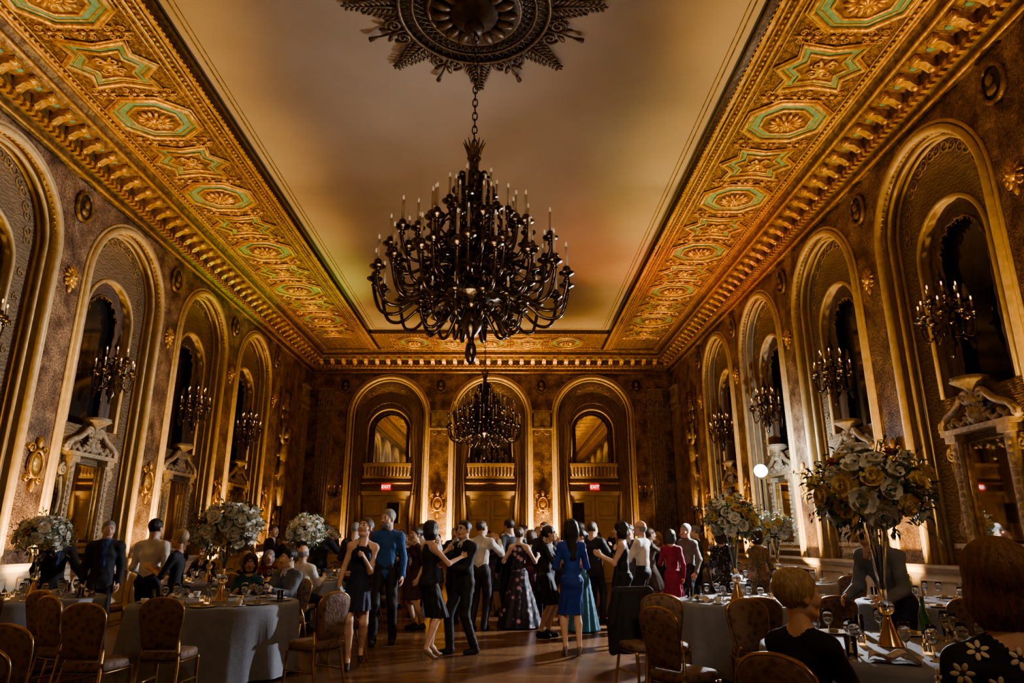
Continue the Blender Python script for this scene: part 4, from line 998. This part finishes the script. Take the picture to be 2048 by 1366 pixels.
person('standing_woman_with_blonde_hair',-4.32,9.45,-95,1.60,'f','dress',BK,hair='crop',hc='blonde',fine=1,sleeve=1,rh=(-.15,-.3,1.15),lh=(.15,-.32,1.2),hem=.5)
person('man_in_black_suit_reaching',-6.6,10.5,45,1.70,'m','suit',BK,BK,hair='short',hc='grey',fine=1,lh=(.28,-.42,.98),lean=8,rf=(-.12,.1),lf=(.1,-.12))
person('bending_man_in_blue_grey_shirt',3.62,6.7,-60,1.75,'m','shirt',(.20,.24,.30),NV,hair='short',hc='brown',fine=1,lean=28,rh=(-.18,-.5,.95),lh=(.2,-.5,.95),rf=(-.12,.1),lf=(.12,-.1))
def seated(name,x,y,yaw,**k):
    o=person(name,x,y,yaw,sit=1,**k); chair(x,y,yaw+180)
    return o
seated('seated_woman_with_short_blonde_hair',1.45,3.62,128,H=1.68,sex='f',outfit='blouse',top=BK,bot=BK,hair='crop',hc='blonde',fine=2,sleeve=1,rh=(-.2,-.36,.72),lh=(.2,-.36,.74),head=(-28,-3,0))
seated('seated_woman_in_daisy_blouse',1.55,2.26,170,H=1.82,sex='f',outfit='blouse',top=BK,bot=BK,hair='bob',hc='auburn',fine=2,sleeve=2,rh=(-.2,-.34,.74),lh=(.2,-.36,.74),daisies=1,sz=.60,head=(0,-8,0))
seated('seated_man_in_grey_suit',-2.95,9.75,-30,H=1.72,outfit='suit',top=(.12,.13,.15),bot=(.06,.06,.07),hair='short',hc='black',fine=1,rh=(-.18,-.4,.84),lh=(.18,-.4,.84),head=(-20,0,0))
seated('seated_woman_in_teal_dress',-3.55,9.95,20,H=1.62,sex='f',outfit='dress',top=(.02,.12,.17),hair='curly',hc='dark',fine=1,sleeve=1,rh=(-.18,-.38,.84),lh=(.18,-.4,.84))
seated('seated_bald_man',-3.3,11.6,165,H=1.76,outfit='shirt',top=(.6,.58,.55),hair='bald',hc='grey',fine=1,rh=(-.18,-.4,.84),lh=(.18,-.4,.84))
seated('seated_woman_with_sandy_hair',-4.3,11.85,154,H=1.62,sex='f',outfit='dress',top=(.03,.03,.04),hair='curly',hc='sand',fine=1,sleeve=1,rh=(-.18,-.38,.84),lh=(.18,-.4,.84))
seated('seated_man_in_dark_suit',-2.45,12.6,-112,H=1.74,outfit='suit',top=BK,hair='short',hc='brown',fine=1,rh=(-.18,-.4,.84),lh=(.18,-.4,.84))
seated('seated_woman_with_brown_hair',-2.3,13.4,-80,H=1.62,sex='f',outfit='dress',top=(.1,.05,.04),hair='long',hc='brown',fine=1,sleeve=1,rh=(-.18,-.38,.84),lh=(.18,-.4,.84))
seated('seated_woman_with_grey_hair',-4.7,14.2,20,H=1.6,sex='f',outfit='dress',top=(.15,.02,.03),hair='curly',hc='grey',fine=0,sleeve=1,rh=(-.18,-.38,.84),lh=(.18,-.4,.84))
seated('seated_guest_in_dark_suit',-5.9,14.0,-10,H=1.72,outfit='suit',hair='short',hc='dark',fine=0,rh=(-.18,-.4,.84),lh=(.18,-.4,.84))
seated('seated_guest_with_grey_hair',4.1,13.9,10,H=1.72,outfit='suit',hair='short',hc='grey',fine=0,rh=(-.18,-.4,.84),lh=(.18,-.4,.84))
CR=[(-2.95,13.9,190,'m','suit','grey',(.03,.035,.05)),(-1.75,14.2,150,'m','shirt','brown',(.6,.58,.54)),(-1.55,12.4,-60,'f','dress','dark',(.05,.02,.03)),(-.85,13.4,20,'m','shirt','dark',(.3,.3,.36)),
    (-.45,12.3,160,'m','shirt','brown',(.6,.58,.54)),(-.1,14.6,-10,'f','dress','brown',(.02,.04,.10)),(.35,15.2,60,'m','suit','dark',BK),(.75,13.7,-20,'m','suit','brown',BK),(.62,11.4,75,'f','dress','dark',BK),
    (1.25,12.1,-80,'f','gown','dark',(.03,.14,.22)),(1.5,14.3,-120,'m','suit','dark',BK),(1.9,15.6,0,'f','dress','blonde',(.2,.03,.05)),(-2.3,16.2,30,'f','dress','sand',(.10,.02,.02)),(-1.2,16.5,-20,'m','suit','grey',BK),
    (.0,17.2,10,'m','shirt','dark',(.06,.16,.08)),(1.05,17.0,0,'f','dress','brown',(.03,.03,.08)),(2.6,16.2,-40,'m','suit','dark',BK),(3.3,15.4,-30,'f','dress','auburn',BK),(-3.2,19.5,20,'m','suit','dark',BK),(2.0,18.6,10,'m','shirt','brown',(.3,.35,.4)),(-.5,19.3,0,'m','suit','dark',NV),
    (-3.9,14.9,170,'m','suit','dark',BK),(-5.1,15.3,90,'m','suit','brown',BK),
    (.1,13.4,-150,'m','suit','dark',BK),(.45,14.3,120,'f','dress','brown',(.10,.02,.05)),(1.1,13.2,30,'f','dress','dark',BK),(1.6,13.2,150,'m','suit','brown',BK),(-.35,15.9,30,'f','dress','blonde',(.1,.05,.1)),(2.9,14.4,100,'f','dress','brown',(.12,.10,.08)),(.7,16.0,-30,'m','suit','grey',BK),(1.45,16.3,40,'m','shirt','dark',(.4,.4,.42)),(-1.0,15.1,60,'f','dress','dark',BK),(2.2,17.3,-20,'f','dress','dark',BK),(4.0,14.9,-120,'m','suit','grey',BK),
    (-2.45,15.0,-20,'m','suit','dark',BK),(-1.7,17.6,10,'f','dress','brown',(.05,.08,.2)),(-2.6,17.8,0,'m','shirt','grey',(.5,.5,.5)),(.5,18.6,0,'f','dress','dark',(.2,.15,.1)),(2.9,18.0,-20,'m','suit','dark',BK),(3.6,17.0,-40,'f','dress','blonde',BK)]
rd=random.Random(3)
for i,(x,y,yw,sx,of,hc,col) in enumerate(CR):
    nm={'suit':'dancing_man_in_suit','shirt':'dancing_man_in_shirt','dress':'dancing_woman_in_dress','gown':'dancing_woman_in_gown'}[of]
    up=rd.random()
    person(nm,x,y,yw,rd.uniform(1.72,1.88) if sx=='m' else rd.uniform(1.58,1.72),sx,of,col,hair='short' if sx=='m' else rd.choice(['long','bob','updo','pony']),hc=hc,fine=1 if y<13 else 0,lean=rd.uniform(-2,8),side=rd.uniform(-5,5),
        rh=(-.2,-.35,1.2+.3*up),lh=(.22,-.3,1.15+.2*rd.random()) if rd.random()<.7 else None,rf=(-.1,rd.uniform(-.12,.1)),lf=(.1,rd.uniform(-.12,.12)),sleeve=rd.choice([0,1,0]),hem=.5,flare=.3 if of=='gown' else .19,skin=rd.choice('aab'),head=(rd.uniform(-30,30),rd.uniform(-8,8),rd.uniform(-6,6)))
chair(1.38,7.45,200)
s=Sdf((-.32,-.16,.2),(.32,.16,1.05),.01)
s.cone((-.17,0,.93),(.17,0,.93),.05,.05,1,.03); s.skirt((0,0),.95,.19,(0,.01),.34,.23,1,.42,7,.014,1)
for sx in(-1,1): s.cone((sx*.19,0,.92),(sx*.25,-.02,.62),.055,.05,1,.02); s.cone((sx*.25,-.02,.62),(sx*.24,-.03,.36),.05,.042,1,.02)
v,f,m=s.mesh(); me=bpy.data.meshes.new('draped_jacket'); me.from_pydata(v.tolist(),[],f.tolist()); me.materials.append(cmat('garment',BK)); me.polygons.foreach_set('use_smooth',[True]*len(me.polygons))
put('draped_suit_jacket',me,Tr(1.38,7.45,0)@Rz(200)@Tr(0,-.17,0))
def spot(name,loc,tgt,col,e,ang=70,blend=.6,rad=.06):
    l=bpy.data.lights.new(name,'SPOT'); l.energy=e; l.color=col; l.spot_size=math.radians(ang); l.spot_blend=blend; l.shadow_soft_size=rad
    o=bpy.data.objects.new(name,l); o.location=loc; o.rotation_euler=(Vector(tgt)-Vector(loc)).to_track_quat('-Z','Y').to_euler(); bpy.context.scene.collection.objects.link(o); return o
def upfix():
    mb=MB(); mb.add(lathe([(.09,0),(.09,.02),(.03,.03),(.03,.06),(.08,.08),(.085,.2),(.07,.2),(.065,.17)],16),0); mb.add(lathe([(.0,.165),(.064,.166)],16),1); return mb.mesh('uplight_fixture',[blackm,amberE])
UP=upfix()
AM=(1,.56,.17)
for k in range(-3,5):
    p=7.4+3.5*k
    for sx,X in((1,XL),(-1,XR)):
        fx=X+sx*.42
        put('uplight_fixture',UP,Tr(fx,p,0))
        spot('uplight',(fx,p,.25),(X+sx*.12,p,6.5),AM,700,62)
        spot('uplight_wash',(fx+sx*.1,p,.3),(X+sx*1.5,p+.3,8.3),(1,.60,.19),1150,36,.8)
for x in(-2.5,1.3):
    put('uplight_fixture',UP,Tr(x,YF-.45,0)); spot('uplight',(x,YF-.45,.25),(x,YF-.1,6),AM,2100,62)
for x in(-5.9,-2.95,.85,1.75,4.65,-2.0):
    spot('uplight',(x,YF-.35,.3),(x,YF-.12,7),AM,240,40)
spot('uplight_wash',(-2.5,YF-1.2,.4),(-2.5,YF-1.8,8.3),(1,.6,.2),600,60,.9); spot('uplight_wash',(1.3,YF-1.2,.4),(1.3,YF-1.8,8.3),(1,.6,.2),600,60,.9)
spot('dj_wash_green',(-3.75,23.2,2.7),(-6.0,17.5,8.3),(.5,1,.1),900,38,.8); spot('dj_wash_orange',(2.35,23.2,2.7),(3.0,15.5,8.4),(1,.3,.08),1300,30,.9)
spot('dj_wash_lime',(2.35,23.2,2.75),(3.6,11.8,8.3),(.6,.9,.15),1100,22,.9); spot('dj_wash_red',(2.35,23.2,2.72),(5.0,16.5,8.3),(1,.22,.05),1100,32,.9)
spot('flash_beam',(5.1,13.7,2.78),(-1.0,8.8,.8),(.84,.91,1),3000,120,.7,.04)
spot('flash_spill',(5.2,14.0,2.85),(6.2,14.6,2.9),(.75,.87,1),260,150,.9,.04)
for y,e in((0,90),(6,150),(12,240),(18.5,330)):
    spot('added_ceiling_fill',(-.6,y,2.4),(-.6,y,8.4),(1,.72,.46),e,158,1,.5)  # unseen upward spots added to stand in for light bounced onto the ceiling
spot('added_room_fill',(2.0,-1.0,6.0),(-.1,10.2,1.0),(1,.80,.58),1250,34,1,.4)  # this and the next two: unseen fill spots added to brighten floor and guests
spot('added_room_fill',(2.5,-2.0,6.5),(.0,7.0,.8),(1,.78,.55),330,90,1,.5)
spot('added_room_fill',(-.6,13,7.8),(-.6,12.0,0),(1,.66,.38),420,110,1,.3)
w=bpy.data.worlds.new('world'); bpy.context.scene.world=w; w.use_nodes=True; w.node_tree.nodes['Background'].inputs[0].default_value=(1,.72,.45,1); w.node_tree.nodes['Background'].inputs[1].default_value=.03
cam=bpy.data.cameras.new('camera'); cam.lens=24; cam.sensor_width=36; cam.clip_end=200
co=bpy.data.objects.new('camera',cam); bpy.context.scene.collection.objects.link(co)
co.location=(0,0,1.45); co.rotation_euler=(math.radians(90+16.2),0,math.radians(-.42)); bpy.context.scene.camera=co
try: bpy.context.scene.view_settings.look='AgX - Medium High Contrast'
except Exception as e: print('look',e)
print('total build',time.time()-T0)
